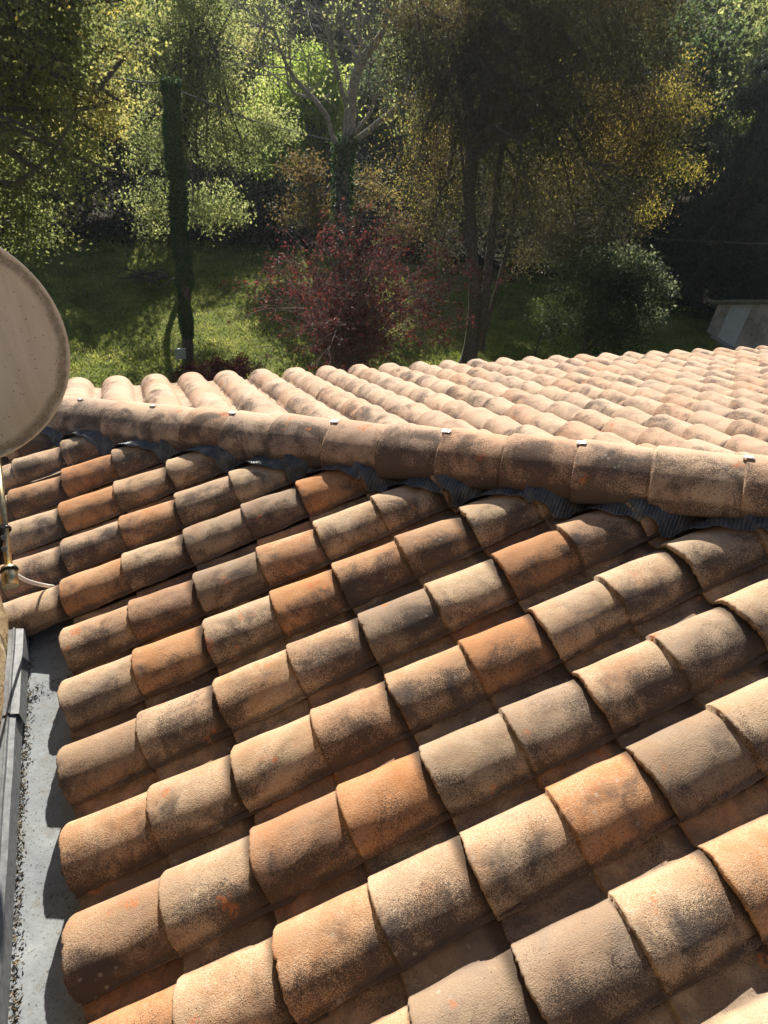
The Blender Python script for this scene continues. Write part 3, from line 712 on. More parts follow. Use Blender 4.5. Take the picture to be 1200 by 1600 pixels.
torus('clamp', a0 + (a1 - a0) * .70, axd + CR * .5, .0145, .0030, M_BLACK, arm)
torus('clamp', a1 + (a2 - a1) * .12, axd + CR * .12, .0200, .0026, M_BLACK, arm)
bm = bmesh.new(); Mb = Matrix.Translation(on_ray(2, 848, 1.74)) @ Matrix((CR, CU, -CF)).transposed().to_4x4()
add_box(bm, -.030, .004, -.06, .045, -.012, .004, Mb); br = bm_obj('bracket', bm, M_BLACK, bevel=.002); br.parent = arm; br.matrix_parent_inverse = Matrix.Translation(-Vector(arm.location))
for k in range(3):
    p = on_ray(4 + k, 822 + 18 * k, 1.725); cyl_between('nut', p, p - CF * .008 + CR * .006, .007, M_METAL, arm, 6)
# white twin cable from the sleeve to beneath the tile
pe = on_near(-.30, 0, 0)
cpts = [on_ray(20, 897, 1.72), on_ray(30, 903, 1.80), on_ray(48, 911, 1.95), on_ray(75, 917, 2.10), on_ray(100, 920, 2.185), on_ray(108, 921, 2.24)]
P = smooth_path([tuple(p) for p in cpts], 8)
V1, F1 = tube_np([(P, np.full(len(P), .0034)), (P + np.array([.002, 0, .0072]), np.full(len(P), .0034))], 8)
o = mesh_np('cable', V1, F1, M_WHITE); tag(o, 'white twin cable looping from the dish arm to beneath a roof tile', 'cable')

# ================================================================== VEGETATION
def crown_points(blobs, n, seed, shell=.55):
    """cluster centres inside ellipsoids (centre, radii)"""
    r = np.random.default_rng(seed); vol = np.array([b[1][0] * b[1][1] * b[1][2] for b in blobs]) ** .75; pick = r.choice(len(blobs), n, p=vol / vol.sum())
    D = r.normal(size=(n, 3)); D /= np.linalg.norm(D, axis=1)[:, None]; R = r.uniform(0, 1, n) ** shell
    Cc = np.array([list(b[0]) for b in blobs])[pick]; Rr = np.array([b[1] for b in blobs])[pick]
    return Cc + D * R[:, None] * Rr, pick
def leaves_around(centers, per, spread, size, seed, aspect=.6, down=None, squash=.6, mat=None):
    r = np.random.default_rng(seed); n = len(centers) * per
    P = np.repeat(centers, per, 0) + r.normal(size=(n, 3)) * spread * np.array([1, 1, squash])
    return leaf_quads(P, size, aspect, 0, down, seed + 1)
def limb_paths(base, fork, centers, k, r0, seed, jitter=.35):
    """limbs from the fork to chosen cluster centres, with twigs"""
    r = np.random.default_rng(seed); paths = []
    idx = r.choice(len(centers), min(k, len(centers)), replace=False)
    for i in idx:
        a_ = np.array(fork); b_ = centers[i]; d_ = np.linalg.norm(b_ - a_)
        st = np.array(base) * (1 - .0) * 0 + a_ * r.uniform(.0, 1) + 0
        t0 = r.uniform(.35, 1.0); s_ = np.array(base) + (np.array(fork) - np.array(base)) * t0
        mid1 = s_ + (b_ - s_) * .35 + np.array([0, 0, .10 * d_]) + r.normal(0, jitter * .25, 3); mid2 = s_ + (b_ - s_) * .7 + np.array([0, 0, .08 * d_]) + r.normal(0, jitter * .3, 3)
        P = smooth_path([s_, mid1, mid2, b_], 5); rr = r0 * r.uniform(.25, .6)
        paths.append((P, np.linspace(rr, rr * .12, len(P))))
        for q_ in range(3):
            m_ = P[r.integers(4, len(P) - 1)]; e_ = m_ + r.normal(0, 1, 3) * d_ * .13 + (b_ - s_) * .15
            Pt = smooth_path([m_, (m_ + e_) / 2 + r.normal(0, .05, 3), e_], 3); paths.append((Pt, np.linspace(rr * .3, rr * .06, len(Pt))))
    return paths
def tree(name, label, cat, base, trunk_pts, r0, blobs, n_cl, per, spread, size, leafm, barkm, seed, group=None, limbs=40, down=None, aspect=.6, squash=.6, extra=None, shell=.55, trunks=()):
    base = Vector(base); root = empty(name, base); tag(root, label, cat, group)
    P = smooth_path([tuple(p) for p in trunk_pts], 8); rad = np.linspace(r0, r0 * .3, len(P)); rad[:3] *= np.array([1.5, 1.2, 1.08])
    cl, pk = crown_points(blobs, n_cl, seed, shell)
    paths = [(P, rad)] + limb_paths(P[len(P) // 3], P[-1], cl, limbs, r0, seed + 3)
    for tp, tr in trunks:
        Pp = smooth_path([tuple(p) for p in tp], 8); paths.append((Pp, np.linspace(tr, tr * .2, len(Pp))))
    V, F = tube_np(paths, 8); V = V - np.array(base); t_ = mesh_np('trunk', V, F, barkm, True, root)
    V, F = leaves_around(cl, per, spread, size, seed + 5, aspect, down, squash); mesh_np('crown', V - np.array(base), F, leafm, False, root)
    if extra:
        for (nm, bl, n2, per2, sp2, sz2, lm2) in extra:
            c2_, _ = crown_points(bl, n2, seed + 9, .45); V, F = leaves_around(c2_, per2, sp2, sz2, seed + 11, aspect, down, squash); mesh_np(nm, V - np.array(base), F, lm2, False, root)
    return root
def blob(px, py, D, rx, ry=None, rz=None):
    """ellipsoid by sight line, distance and radii in metres"""
    return (tuple(at_d(px, py, D)), (rx, ry or rx, rz or rx))
def gpt(px, D):
    r = ray(px, 500); k = D / math.hypot(r.x, r.y); return Vector((r.x * k, r.y * k, gz(r.x * k, r.y * k)))

# left oak, close to the house
b0 = Vector((-5.2, 13.5, 0)); b0.z = gz(b0.x, b0.y)
tree('oak_tree', 'large oak turning yellow at the left edge above the satellite dish', 'tree', b0,
     [b0, b0 + Vector((.2, .1, 3)), b0 + Vector((.5, 0, 6)), b0 + Vector((.8, .3, 9))], .33,
     [blob(0, 60, 14, 1.7, 1.6, 1.5), blob(90, 30, 14.5, 1.3, 1.5, 1.2), blob(60, 160, 14, 1.6, 1.6, 1.2), blob(160, 190, 14.5, .75, .9, .6), blob(110, 110, 14.3, 1.1, 1.3, 1.0), blob(0, 260, 13.8, 1.3, 1.5, 1.2), blob(40, 330, 13.5, .7, .9, .75), blob(-80, 200, 13.5, 2.4, 2.0, 2.6), blob(-60, -60, 14, 3, 2, 2), blob(60, -80, 14.5, 2, 2, 1.6), blob(120, 230, 14, .7, .8, .5)],
     900, 52, .17, .078, L_OAK, M_BARK, 21, limbs=70, extra=[('yellow_foliage', [blob(95, 60, 14, 1.4, 1.3, 1.3), blob(150, 200, 14.3, .7, .8, .5)], 40, 10, .15, .09, L_YELLOW)])
# tree behind the pole
b1 = gpt(290, 25.5)
tree('ash_tree', 'light green ash tree directly behind the ivy covered pole', 'tree', b1,
     [b1, b1 + Vector((-.1, 0, 2.5)), b1 + Vector((.5, .1, 5)), b1 + Vector((1.3, .2, 8.5))], .13,
     [blob(300, 40, 26, 2.0, 2, 1.6), blob(230, 90, 25.5, 1.7, 1.8, 1.5), blob(340, 130, 25, 1.6, 1.7, 1.5), blob(250, 220, 25.5, 1.7, 1.8, 1.5), blob(360, 220, 24.5, 1.3, 1.5, 1.1), blob(420, 200, 24.5, 1.0, 1.2, .9), blob(330, 320, 24.5, 1.3, 1.4, .9), blob(240, 330, 25, 1.2, 1.4, 1.0), blob(375, 340, 24, .65, .8, .6), blob(300, -40, 26, 2, 2, 1.5)],
     700, 50, .21, .100, L_GREEN, M_BARK, 31, limbs=70, down=(0, 0, -.5))
# bright lime green clump between
b2 = gpt(475, 33)
tree('lime_tree', 'bright lime green tree left of the bare forked tree', 'tree', b2, [b2, b2 + Vector((0, 0, 3)), b2 + Vector((.2, 0, 6))], .2,
     [blob(470, 150, 33, 2.0, 2, 1.4), blob(430, 190, 32, 1.7, 1.7, 1.2), blob(510, 170, 33, 1.3, 1.5, 1.2), blob(490, 120, 33.5, 1.3, 1.3, 1.1), blob(440, 250, 31, 1.4, 1.4, .8)], 420, 34, .28, .15, L_LIME, M_BARK, 41, limbs=30)
# understory tree with bronze leaves
b3 = gpt(490, 25.5)
tree('maple_sapling', 'small bronze leaved sapling beneath the bare forked tree', 'tree', b3, [b3, b3 + Vector((.1, 0, 2)), b3 + Vector((0, .1, 3.5))], .07,
     [blob(480, 270, 25.5, 1.1, 1.1, .8), blob(500, 330, 25, .9, 1, .8), blob(455, 330, 25, .7, .7, .6), blob(580, 300, 26, 1.2, 1, 1.0), blob(620, 360, 25.5, 1.1, 1, .8)], 190, 26, .2, .12, leaf_mat('bronze leaves', [(.10, .07, .03), (.16, .12, .045), (.22, .2, .1)], .45, 1.4), M_BARK, 51, limbs=26)
# bare forked walnut, ivy on its stem
def pp(lst): return [at_d(x, y, D) for x, y, D in lst]
b4 = gpt(536, 22.5); rt = empty('bare_tree', b4); tag(rt, 'nearly leafless pale barked tree with forked limbs and ivy on its stem', 'tree')
paths = []
def add_path(lst, ra, rb, n=7):
    P = smooth_path([tuple(p) for p in lst], n); paths.append((P, np.linspace(ra, rb, len(P)))); return P
tr = add_path([b4] + pp([(536, 420, 22.5), (535, 330, 22.5), (537, 250, 22.5), (545, 205, 22.5), (548, 165, 22.5), (556, 120, 22.5), (572, 85, 22.4), (600, 45, 22.3), (610, -20, 22.2)]), .27, .06)
paths[-1] = (tr, np.interp(np.arange(len(tr)), [0, len(tr) * .5, len(tr)], [.27, .19, .05]))
lims = [([(534, 240, 22.5), (520, 215, 22.4), (512, 185, 22.3), (490, 155, 22.1), (462, 125, 22), (445, 95, 21.8), (430, 50, 21.7), (408, 10, 21.5)], .095, .03),
        ([(548, 225, 22.5), (575, 205, 22.7), (615, 172, 23), (650, 148, 23.2), (680, 118, 23.4), (700, 80, 23.5), (712, 40, 23.6), (724, -5, 23.7)], .11, .035),
        ([(546, 170, 22.5), (535, 145, 22.3), (525, 105, 22.2), (516, 70, 22.2), (512, 25, 22.1), (500, -20, 22)], .09, .025),
        ([(550, 160, 22.5), (560, 110, 22.6), (562, 60, 22.7), (560, 10, 22.8), (565, -30, 22.8)], .08, .025),
        ([(548, 215, 22.5), (565, 195, 22.3), (583, 165, 22.2), (576, 130, 22.1), (578, 100, 22.0)], .08, .02),
        ([(560, 110, 22.5), (545, 60, 22.4), (520, 30, 22.3), (480, 15, 22.3)], .06, .015),
        ([(600, 45, 22.3), (630, 30, 22.5), (655, 38, 22.5), (690, 15, 22.6)], .05, .012),
        ([(490, 155, 22.1), (455, 140, 22), (440, 80, 22), (400, 60, 22)], .05, .012)]
tips = []
rr_ = np.random.default_rng(3)
for lst, ra, rb in lims:
    P = add_path(pp(lst), ra, rb)
    for q_ in range(11):
        m_ = P[rr_.integers(len(P) // 3, len(P))]; d_ = rr_.normal(0, 1, 3) * np.array([1, .7, .7]) + np.array([0, 0, .6]); d_ /= np.linalg.norm(d_); e_ = m_ + d_ * rr_.uniform(.6, 1.8)
        Pt = smooth_path([m_, (m_ + e_) / 2 + rr_.normal(0, .09, 3), e_], 4); paths.append((Pt, np.linspace(.022, .006, len(Pt)))); tips.append(e_)
        for z_ in range(3):
            e2 = e_ + rr_.normal(0, .32, 3); Pt = smooth_path([(m_ + e_) / 2, (e2 + e_) / 2, e2], 3); paths.append((Pt, np.linspace(.010, .004, len(Pt)))); tips.append(e2)
V, F = tube_np(paths, 8); mesh_np('trunk', V - np.array(b4), F, M_PALEBARK, True, rt)
tips = np.array(tips); V, F = leaves_around(tips[rr_.uniform(0, 1, len(tips)) < .6], 9, .16, .10, 77); mesh_np('crown', V - np.array(b4), F, L_GREEN, False, rt)
th_ = rr_.uniform(0, 6.28, 5200); hh = rr_.uniform(0, 1, 5200) ** 1.1; idx_ = (hh * len(tr) * .42).astype(int); rad_ = .27 + np.abs(rr_.normal(0, .06, 5200))
Pv = tr[idx_] + np.stack([np.cos(th_) * rad_, np.sin(th_) * rad_, rr_.uniform(-.15, .15, 5200)], -1); V, F = leaf_quads(Pv, .085, .8, seed=8); mesh_np('ivy', V - np.array(b4), F, L_IVY, False, rt)

# the ivy covered pole
pb = gpt(288, 19.2); pt_ = at_d(265, 122, 19.2); pole = empty('utility_pole', pb); tag(pole, 'broken off utility pole wrapped in dark ivy standing on the lawn', 'pole')
P = smooth_path([tuple(pb), tuple(pb.lerp(pt_, .35) + Vector((.03, 0, 0))), tuple(pb.lerp(pt_, .7)), tuple(pt_)], 8)
V, F = tube_np([(P, np.linspace(.17, .12, len(P)))], 14); V2 = V - np.array(pb); mesh_np('post', V2, F, M_BARK, True, pole)
n_ = 15000; h_ = rr_.uniform(.10, 1.0, n_); idx_ = np.minimum((h_ * (len(P) - 1)), len(P) - 1.001); i0 = idx_.astype(int); fr = (idx_ - i0)[:, None]
cc = P[i0] * (1 - fr) + P[i0 + 1] * fr; th_ = rr_.uniform(0, 6.28, n_); bulge = .195 + .035 * np.sin(h_ * 22 + th_) + .03 * np.sin(h_ * 47 + 2 * th_) - .03 * h_ + np.where(h_ < .3, -.05, 0)
rad_ = bulge + np.abs(rr_.normal(0, .028, n_)); Pv = cc + np.stack([np.cos(th_) * rad_, np.sin(th_) * rad_, rr_.normal(0, .03, n_)], -1)
V, F = leaf_quads(Pv, .07, .85, seed=12, down=(0, 0, -.6)); mesh_np('ivy', V - np.array(pb), F, L_IVY, False, pole)
# small notice board at its foot
nb_ = at_d(282, 553, 18.7); bx = bmesh.new()
Mn = Matrix.Translation(nb_) @ Matrix.Rotation(-.1, 4, 'Z'); add_box(bx, -.15, .15, -.03, .03, -.16, .14, Mn); add_box(bx, -.17, .17, -.035, .05, .143, .165, Mn)
o = bm_obj('electric_box', bx, simple('pale enamel', (.42, .42, .36), .6, 0, .1, 6, .1, .01), bevel=.004); tag(o, 'small pale box fixed low on the ivy covered pole', 'box')
# overhead wires
def wire(name, pts, r, label, mat):
    P = smooth_path([tuple(p) for p in pts], 12); V, F = tube_np([(P, np.full(len(P), r))], 6); o = mesh_np(name, V, F, mat); tag(o, label, 'wire'); return o
wire('overhead_wire', [pt_ + Vector((0, 0, -.05)), at_d(230, 129, 20), at_d(190, 123, 21.5), at_d(120, 112, 24), at_d(-200, 60, 34)], .018, 'bare overhead wire running left from the pole top into the oak', M_METAL)
wire('overhead_wire', [pt_ + Vector((0, 0, -.2)), at_d(300, 150, 19.8), at_d(340, 166, 20.8), at_d(400, 190, 22.5), at_d(560, 230, 29)], .018, 'bare overhead wire sloping right from the pole top to the trees', M_METAL)
wire('overhead_wire', [at_d(985, 362, 21.5), at_d(1035, 373, 21), at_d(1120, 378, 20.3), at_d(1210, 381, 19.5), at_d(1500, 380, 17)], .0055, 'single thin wire crossing the dark wood above the shed', M_BARK)

# red shrub: arching stems
def stem_shrub(name, label, base, spread_px, nst, height, width, seed, leafm, barkm, lp=30, lsize=.06, tw=5, lean=(0, 0), group=None, dens=.55):
    r = np.random.default_rng(seed); base = Vector(base); root = empty(name, base); tag(root, label, 'shrub', group); paths = []; tips = []
    for k in range(nst):
        a_ = r.uniform(0, 6.28); w_ = r.uniform(.1, 1) ** .7 * width; h_ = height * r.uniform(.55, 1.0) * (1 - .25 * (w_ / width) ** 2)
        s0 = np.array(base) + np.array([math.cos(a_), math.sin(a_), 0]) * r.uniform(0, .35)
        e_ = np.array(base) + np.array([math.cos(a_) * w_ + lean[0] * r.uniform(0, 1), math.sin(a_) * w_ + lean[1] * r.uniform(0, 1), h_])
        m_ = s0 * .5 + e_ * .5 + np.array([-math.cos(a_) * w_ * .18, -math.sin(a_) * w_ * .18, h_ * .14])
        e_[2] -= r.uniform(0, .35) * h_ * (w_ / width)
        P = smooth_path([s0, m_, e_], 9); r_ = r.uniform(.010, .03); paths.append((P, np.linspace(r_, r_ * .2, len(P))))
        for q_ in range(tw):
            i_ = r.integers(5, len(P)); dd = r.normal(0, 1, 3) * np.array([1, 1, .5]) + (P[min(i_, len(P) - 1)] - P[i_ - 3]) * 2; dd /= np.linalg.norm(dd); L_ = r.uniform(.3, .9) * height * .24
            e2 = P[i_ - 1] + dd * L_ + np.array([0, 0, -.1 * L_]); Pt = smooth_path([P[i_ - 1], (P[i_ - 1] + e2) / 2 + np.array([0, 0, .08 * L_]) + r.normal(0, .03, 3), e2], 4); paths.append((Pt, np.linspace(.009, .003, len(Pt))))
            tips.append(Pt[r.integers(2, len(Pt), 5)])
            for z_ in range(2):
                e3 = Pt[-3] + r.normal(0, .2, 3) * height * .12 + dd * L_ * .4; Pq = smooth_path([Pt[-5], e3], 3); paths.append((Pq, np.linspace(.005, .002, len(Pq)))); tips.append(Pq)
    V, F = tube_np(paths, 5); mesh_np('stem', V - np.array(base), F, barkm, True, root)
    tp = np.concatenate(tips); tp = tp[r.uniform(0, 1, len(tp)) < dens]
    V, F = leaves_around(tp, lp // 6, .07, lsize, seed + 2, .6, None, .8); mesh_np('foliage', V - np.array(base), F, leafm, False, root)
    return root
stem_shrub('red_shrub', 'large dark red leaved shrub with bare arching stems behind the roof edge', gpt(535, 17.2), 0, 130, 5.6, 3.6, 61, L_RED, M_TWIG, 24, .08, 6, lean=(1.3, -.3), dens=.36)
stem_shrub('red_shrub', 'low red shrub spreading at the foot of the ivy pole', gpt(345, 16.3), 0, 60, 1.15, 1.7, 62, L_RED, M_TWIG, 36, .065, 6)

# big dark feathery tree, right of centre
b5 = gpt(745, 20.3)
T = lambda l: pp(l)
tree('dark_tree', 'huge dark brownish tree with several trunks and yellow lit right edge', 'tree', b5,
     [b5] + T([(742, 480, 20.3), (738, 400, 20.3), (733, 300, 20.3), (735, 200, 20.3), (728, 80, 20.3), (722, -40, 20.3)]), .24,
     [blob(760, 60, 20, 1.9, 1.8, 2.0), blob(860, 40, 19.5, 2.2, 2, 2.2), blob(960, 60, 20, 1.7, 1.8, 1.9), blob(690, 120, 20.5, 1.3, 1.3, 1.7), blob(800, 200, 19.7, 1.9, 1.7, 1.8), blob(920, 200, 20, 1.9, 1.7, 1.8), blob(1020, 200, 20.5, 1.2, 1.3, 1.5), blob(680, 260, 21, 1.2, 1.3, 1.3), blob(830, 310, 19.8, 1.5, 1.4, 1.1), blob(950, 320, 20.2, 1.4, 1.3, 1.0), blob(880, 370, 20, 1.0, 1, .7), blob(680, 340, 21, .8, 1, .7), blob(640, 40, 21, 1.1, 1.2, 1.6), blob(860, -70, 20, 3, 2, 1.5), blob(1020, 0, 20.5, .8, 1.0, 1.0), blob(690, 400, 21, .6, .7, .45), blob(820, 400, 20.5, .7, .7, .5), blob(760, 330, 20.8, .8, .7, .9)],
     2700, 50, .20, .078, L_BROWN, M_BARK, 71, limbs=45, down=(0, 0, -.9), aspect=.45, squash=1.1,
     trunks=[(T([(750, 545, 20.3), (762, 430, 20.1), (775, 300, 20), (790, 180, 20), (800, 40, 20)]), .16), (T([(757, 520, 20.3), (790, 400, 20.2), (806, 300, 20.1), (822, 150, 20), (835, 0, 20)]), .08), (T([(745, 430, 20.3), (732, 350, 20.4), (722, 250, 20.6), (715, 120, 20.8)]), .10)],
     extra=[('yellow_foliage', [blob(1060, 175, 20.8, .6, .7, .5), blob(1095, 165, 20.8, .32, .4, .25), blob(1050, 260, 20.7, .75, .7, .45), blob(1085, 270, 20.7, .35, .4, .25), blob(1075, 100, 20.8, .22, .3, .35), blob(1010, 330, 20.5, .6, .6, .3), blob(1020, 210, 20.8, .8, .8, 1.1), blob(960, 190, 21.0, .8, .8, 1.0), blob(1040, 140, 20.8, .4, .5, .4)], 230, 34, .15, .070, L_YELLOW),  # yellow leaf colour paints the sunlit right edge of the crown
            ('sunlit_olive_foliage', [blob(640, 200, 21.6, 1.3, 1, 2.0), blob(690, 290, 21.8, 1.2, 1, 1.6), blob(860, 230, 21.6, 2.6, .6, 2.2), blob(780, 120, 21.6, 2, .6, 2)], 240, 22, .24, .08, leaf_mat('olive sunlit leaves', [(.12, .11, .03), (.19, .17, .04), (.25, .19, .05)], .55, 2.0))])  # brighter olive leaves put in as painted sunlit patches
# round shrub in front of it
b6 = gpt(925, 19.8)
tree('round_shrub', 'rounded green shrub with pale lit leaves right of the dark tree', 'shrub', b6, [b6, b6 + Vector((0, 0, 1)), b6 + Vector((.1, 0, 1.8))], .06,
     [blob(940, 440, 19.6, 1.25, 1.2, 1.0), blob(990, 450, 19.8, 1.05, 1.1, .95), blob(900, 430, 19.4, 1.0, 1.1, .9), blob(960, 510, 19.5, 1.3, 1.2, .9), blob(1000, 420, 19.9, .75, .8, .6), blob(880, 500, 19.4, .8, 1, .8)], 420, 44, .17, .085, L_SHRUB, M_BARK, 81, limbs=30, extra=[('sunlit_foliage', [blob(1000, 430, 20.1, .75, .5, .8), blob(1025, 450, 20.1, .4, .5, .5), blob(975, 400, 20.1, .5, .5, .35), blob(1010, 490, 20.1, .5, .5, .4)], 130, 20, .12, .10, leaf_mat('painted sunlit shrub leaves', [(.13, .16, .09), (.22, .25, .15), (.32, .35, .24)], .45, 1.6))])  # paler leaf colour paints sunlight on the right edge of the shrub
b7 = gpt(850, 21.5)
tree('small_shrub', 'loose sunlit shrub glowing yellow green between dark tree and round shrub', 'shrub', b7, [b7, b7 + Vector((0, 0, .6)), b7 + Vector((.1, 0, 1.2))], .04,
     [blob(855, 490, 21.5, .55, .5, .5), blob(870, 520, 21.5, .5, .5, .4)], 70, 26, .13, .085, L_LIME, M_BARK, 85, limbs=12)

# drooping conifers on the right
def conifer(label, base, H, R, seed, group='conifers at the right edge', n=62):
    r = np.random.default_rng(seed); base = Vector(base); root = empty('conifer', base); tag(root, label, 'tree', group)
    P = smooth_path([tuple(base), tuple(base + Vector((.05, 0, H * .5))), tuple(base + Vector((0, 0, H)))], 8); paths = [(P, np.linspace(.26, .03, len(P)))]; lp = []
    for k in range(n):
        t = r.uniform(.12, .98); a_ = r.uniform(0, 6.28); L_ = R * (1 - t) ** .75 * r.uniform(.75, 1.1) + .25; s0 = np.array(base) + np.array([0, 0, H * t]); d_ = np.array([math.cos(a_), math.sin(a_), 0])
        B = smooth_path([s0, s0 + d_ * L_ * .5 + np.array([0, 0, .05 * L_]), s0 + d_ * L_ + np.array([0, 0, -.22 * L_])], 6); paths.append((B, np.linspace(.05, .01, len(B))))
        m = int(90 * L_); tt = r.uniform(.15, 1, m); ii = np.minimum((tt * (len(B) - 1)).astype(int), len(B) - 1); hang = r.exponential(.26, m)
        Q = B[ii] + r.normal(0, .10, (m, 3)); Q[:, 2] -= hang; lp.append(Q)
    V, F = tube_np(paths, 6); mesh_np('trunk', V - np.array(base), F, M_BARK, True, root)
    lp = np.concatenate(lp); V, F = leaves_around(lp, 3, .06, .17, seed, .28, (0, 0, -1.8), 1.2); mesh_np('crown', V - np.array(base), F, L_DARK, False, root)
    return root
conifer('tall dark conifer with drooping boughs at the right edge behind the shed', gpt(1180, 33), 12.5, 4.0, 91, n=110)
conifer('dark conifer with drooping boughs behind the yellow lit edge of the dark tree', gpt(1075, 33), 12.0, 3.6, 92, n=100)
conifer('dark conifer beyond the lime green tree at the top of the valley', gpt(483, 44), 13.5, 1.5, 93, n=80)

# forest behind: individual trees, four meshes of crowns reused
def forest_proto(seed, leafm, H=11, R=3.2):
    base = Vector((0, 0, 0)); r = np.random.default_rng(seed)
    bl = [((r.uniform(-.5, .5) * R, r.uniform(-.5, .5) * R, H * r.uniform(.25, .85)), (R * r.uniform(.4, .7), R * r.uniform(.4, .7), R * r.uniform(.35, .6))) for _ in range(12)]
    bl.append(((0, 0, H * .9), (R * .4, R * .4, R * .45)))
    cl, _ = crown_points(bl, 560, seed, .5)
    trunk = smooth_path([(0, 0, -.4), (.1, 0, H * .35), (.0, .1, H * .8)], 6)
    V, F = tube_np([(trunk, np.linspace(.22, .07, len(trunk)))] + limb_paths(trunk[6], trunk[-1], cl, 30, .2, seed + 1), 6)
    V2, F2 = leaves_around(cl, 26, .28, .22, seed + 2)
    a_ = mesh_np('trunk', V, F, M_BARK); b_ = mesh_np('crown', V2, F2, leafm, False); ma, mb = a_.data, b_.data
    bpy.data.objects.remove(a_); bpy.data.objects.remove(b_); return ma, mb
protos = [forest_proto(201, L_FOREST), forest_proto(202, L_GREEN, 12, 3.4), forest_proto(203, L_FOREST, 10, 3.6), forest_proto(204, L_LIME, 10, 2.8), forest_proto(205, L_OAK, 12, 3.3)]
def forest(px, D, k, sc, label):
    b_ = gpt(px, D); root = empty('forest_tree', b_); tag(root, label, 'tree', 'trees of the wood behind the lawn'); root.rotation_euler.z = random.uniform(0, 6.28); root.scale = (sc, sc, sc * (random.uniform(.72, .82) if D < 48 and px < 660 else random.uniform(.9, 1.05)))
    for nm, me in zip(('trunk', 'crown'), protos[k]):
        o = bpy.data.objects.new(nm, me); C.objects.link(o); o.parent = root
frow = [(-160, 33, 0, 1.1), (-20, 36, 2, 1.0), (80, 34, 0, 1.05), (170, 37, 1, 1.0), (255, 36, 0, 1.05), (360, 40, 4, 1.0), (420, 46, 1, 1.0), (560, 42, 2, 1.0), (630, 37, 0, 1.05), (700, 36, 4, 1.05), (790, 37, 0, 1.1), (880, 36, 2, 1.1), (960, 38, 0, 1.1), (1040, 42, 1, 1.15), (1120, 40, 3, 1.15), (1200, 38, 1, 1.1), (1290, 36, 0, 1.1), (1400, 34, 2, 1.1),
        (20, 50, 1, 1.1), (130, 54, 0, 1.15), (230, 58, 2, 1.1), (330, 60, 1, 1.1), (400, 64, 0, 1.1), (470, 62, 2, 1.1), (540, 60, 0, 1.15), (640, 56, 1, 1.1), (730, 55, 0, 1.15), (830, 55, 4, 1.15), (930, 54, 0, 1.15), (1030, 55, 2, 1.15), (1130, 54, 1, 1.0), (1230, 52, 0, 1.1)]
DESC = {0: 'mid green', 1: 'pale green', 2: 'broad dull green', 3: 'fresh yellow green', 4: 'olive brown'}
for i, (px, D, k, sc) in enumerate(frow):
    near_row = ['behind the oak, off the left edge', 'behind the oak, nearest the dish', 'behind the oak, lower crown', 'just left of the ivy pole', 'directly behind the ivy pole', 'right of the ash tree', 'above the lime green tree', 'just right of the bare forked tree', 'left of the dark feathery tree', 'behind the trunks of the dark feathery tree', 'behind the middle of the dark feathery tree', 'behind the dark feathery tree, over the round shrub', 'behind the yellow lit foliage', 'between yellow foliage and conifers', 'behind the tall conifer', 'right of the tall conifer', 'beyond the right edge, above the shed', 'beyond the right edge, past the shed']
    far_row = ['above the oak', 'between oak and ash tree', 'above the ivy pole', 'above the ash tree', 'at the dip in the skyline', 'above the narrow conifer', 'behind the bare tree top', 'right of the bare tree top', 'above the left of the dark feathery tree', 'above the middle of the dark feathery tree', 'above the right of the dark feathery tree', 'above the yellow lit foliage', 'under the patch of sky', 'at the top right corner']
    where = near_row[i] if i < len(near_row) else far_row[i - len(near_row)]; depth = 'near the lawn' if D < 48 else 'up the far slope'
    forest(px, D, k, sc, f'{DESC[k]} tree {depth} {where}')
# far hillside wood reading as one mass
n_ = 1500; r = np.random.default_rng(5); az = r.uniform(-.5, 1.35, n_); dd = r.uniform(70, 190, n_) ; X = np.sin(az) * dd; Y = np.cos(az) * dd
Zg = ground_h(X, Y); base = np.stack([X, Y, Zg + 5], -1)
cl = np.repeat(base, 9, 0) + r.normal(0, 1, (n_ * 9, 3)) * np.array([1.9, 1.9, 2.4]); V, F = leaves_around(cl, 14, .8, .75, 6)
o = mesh_np('far_wood', V, F, L_FOREST, False); tag(o, 'distant wooded hillside reading as one mass of trees', 'wood', kind='stuff')
# dark undergrowth at the wood's edge
n_ = 1300; r = np.random.default_rng(8); az = r.uniform(-.45, 1.3, n_); dd = r.uniform(30.5, 36, n_); X = np.sin(az) * dd; Y = np.cos(az) * dd
base = np.stack([X, Y, ground_h(X, Y) + r.uniform(.1, 3.2, n_)], -1); V, F = leaves_around(base, 50, .45, .15, 9)
o = mesh_np('undergrowth', V, F, L_DARK, False); tag(o, 'dark undergrowth along the edge of the wood', 'undergrowth', kind='stuff')
# thin understorey stems
paths = []
for k in range(190):
    a_ = r.uniform(-.3, 1.2); d_ = r.uniform(31, 40); x = math.sin(a_) * d_; y = math.cos(a_) * d_; z = gz(x, y); h_ = r.uniform(4, 8)
    P = smooth_path([(x, y, z - .1), (x + r.normal(0, .15), y, z + h_ * .5), (x + r.normal(0, .4), y + r.normal(0, .3), z + h_)], 3); r0_ = r.uniform(.02, .07); paths.append((P, np.linspace(r0_, r0_ * .4, len(P))))
V, F = tube_np(paths, 5); o = mesh_np('sapling_stems', V, F, M_BARK); tag(o, 'thicket of thin bare sapling stems inside the wood', 'thicket', kind='stuff')
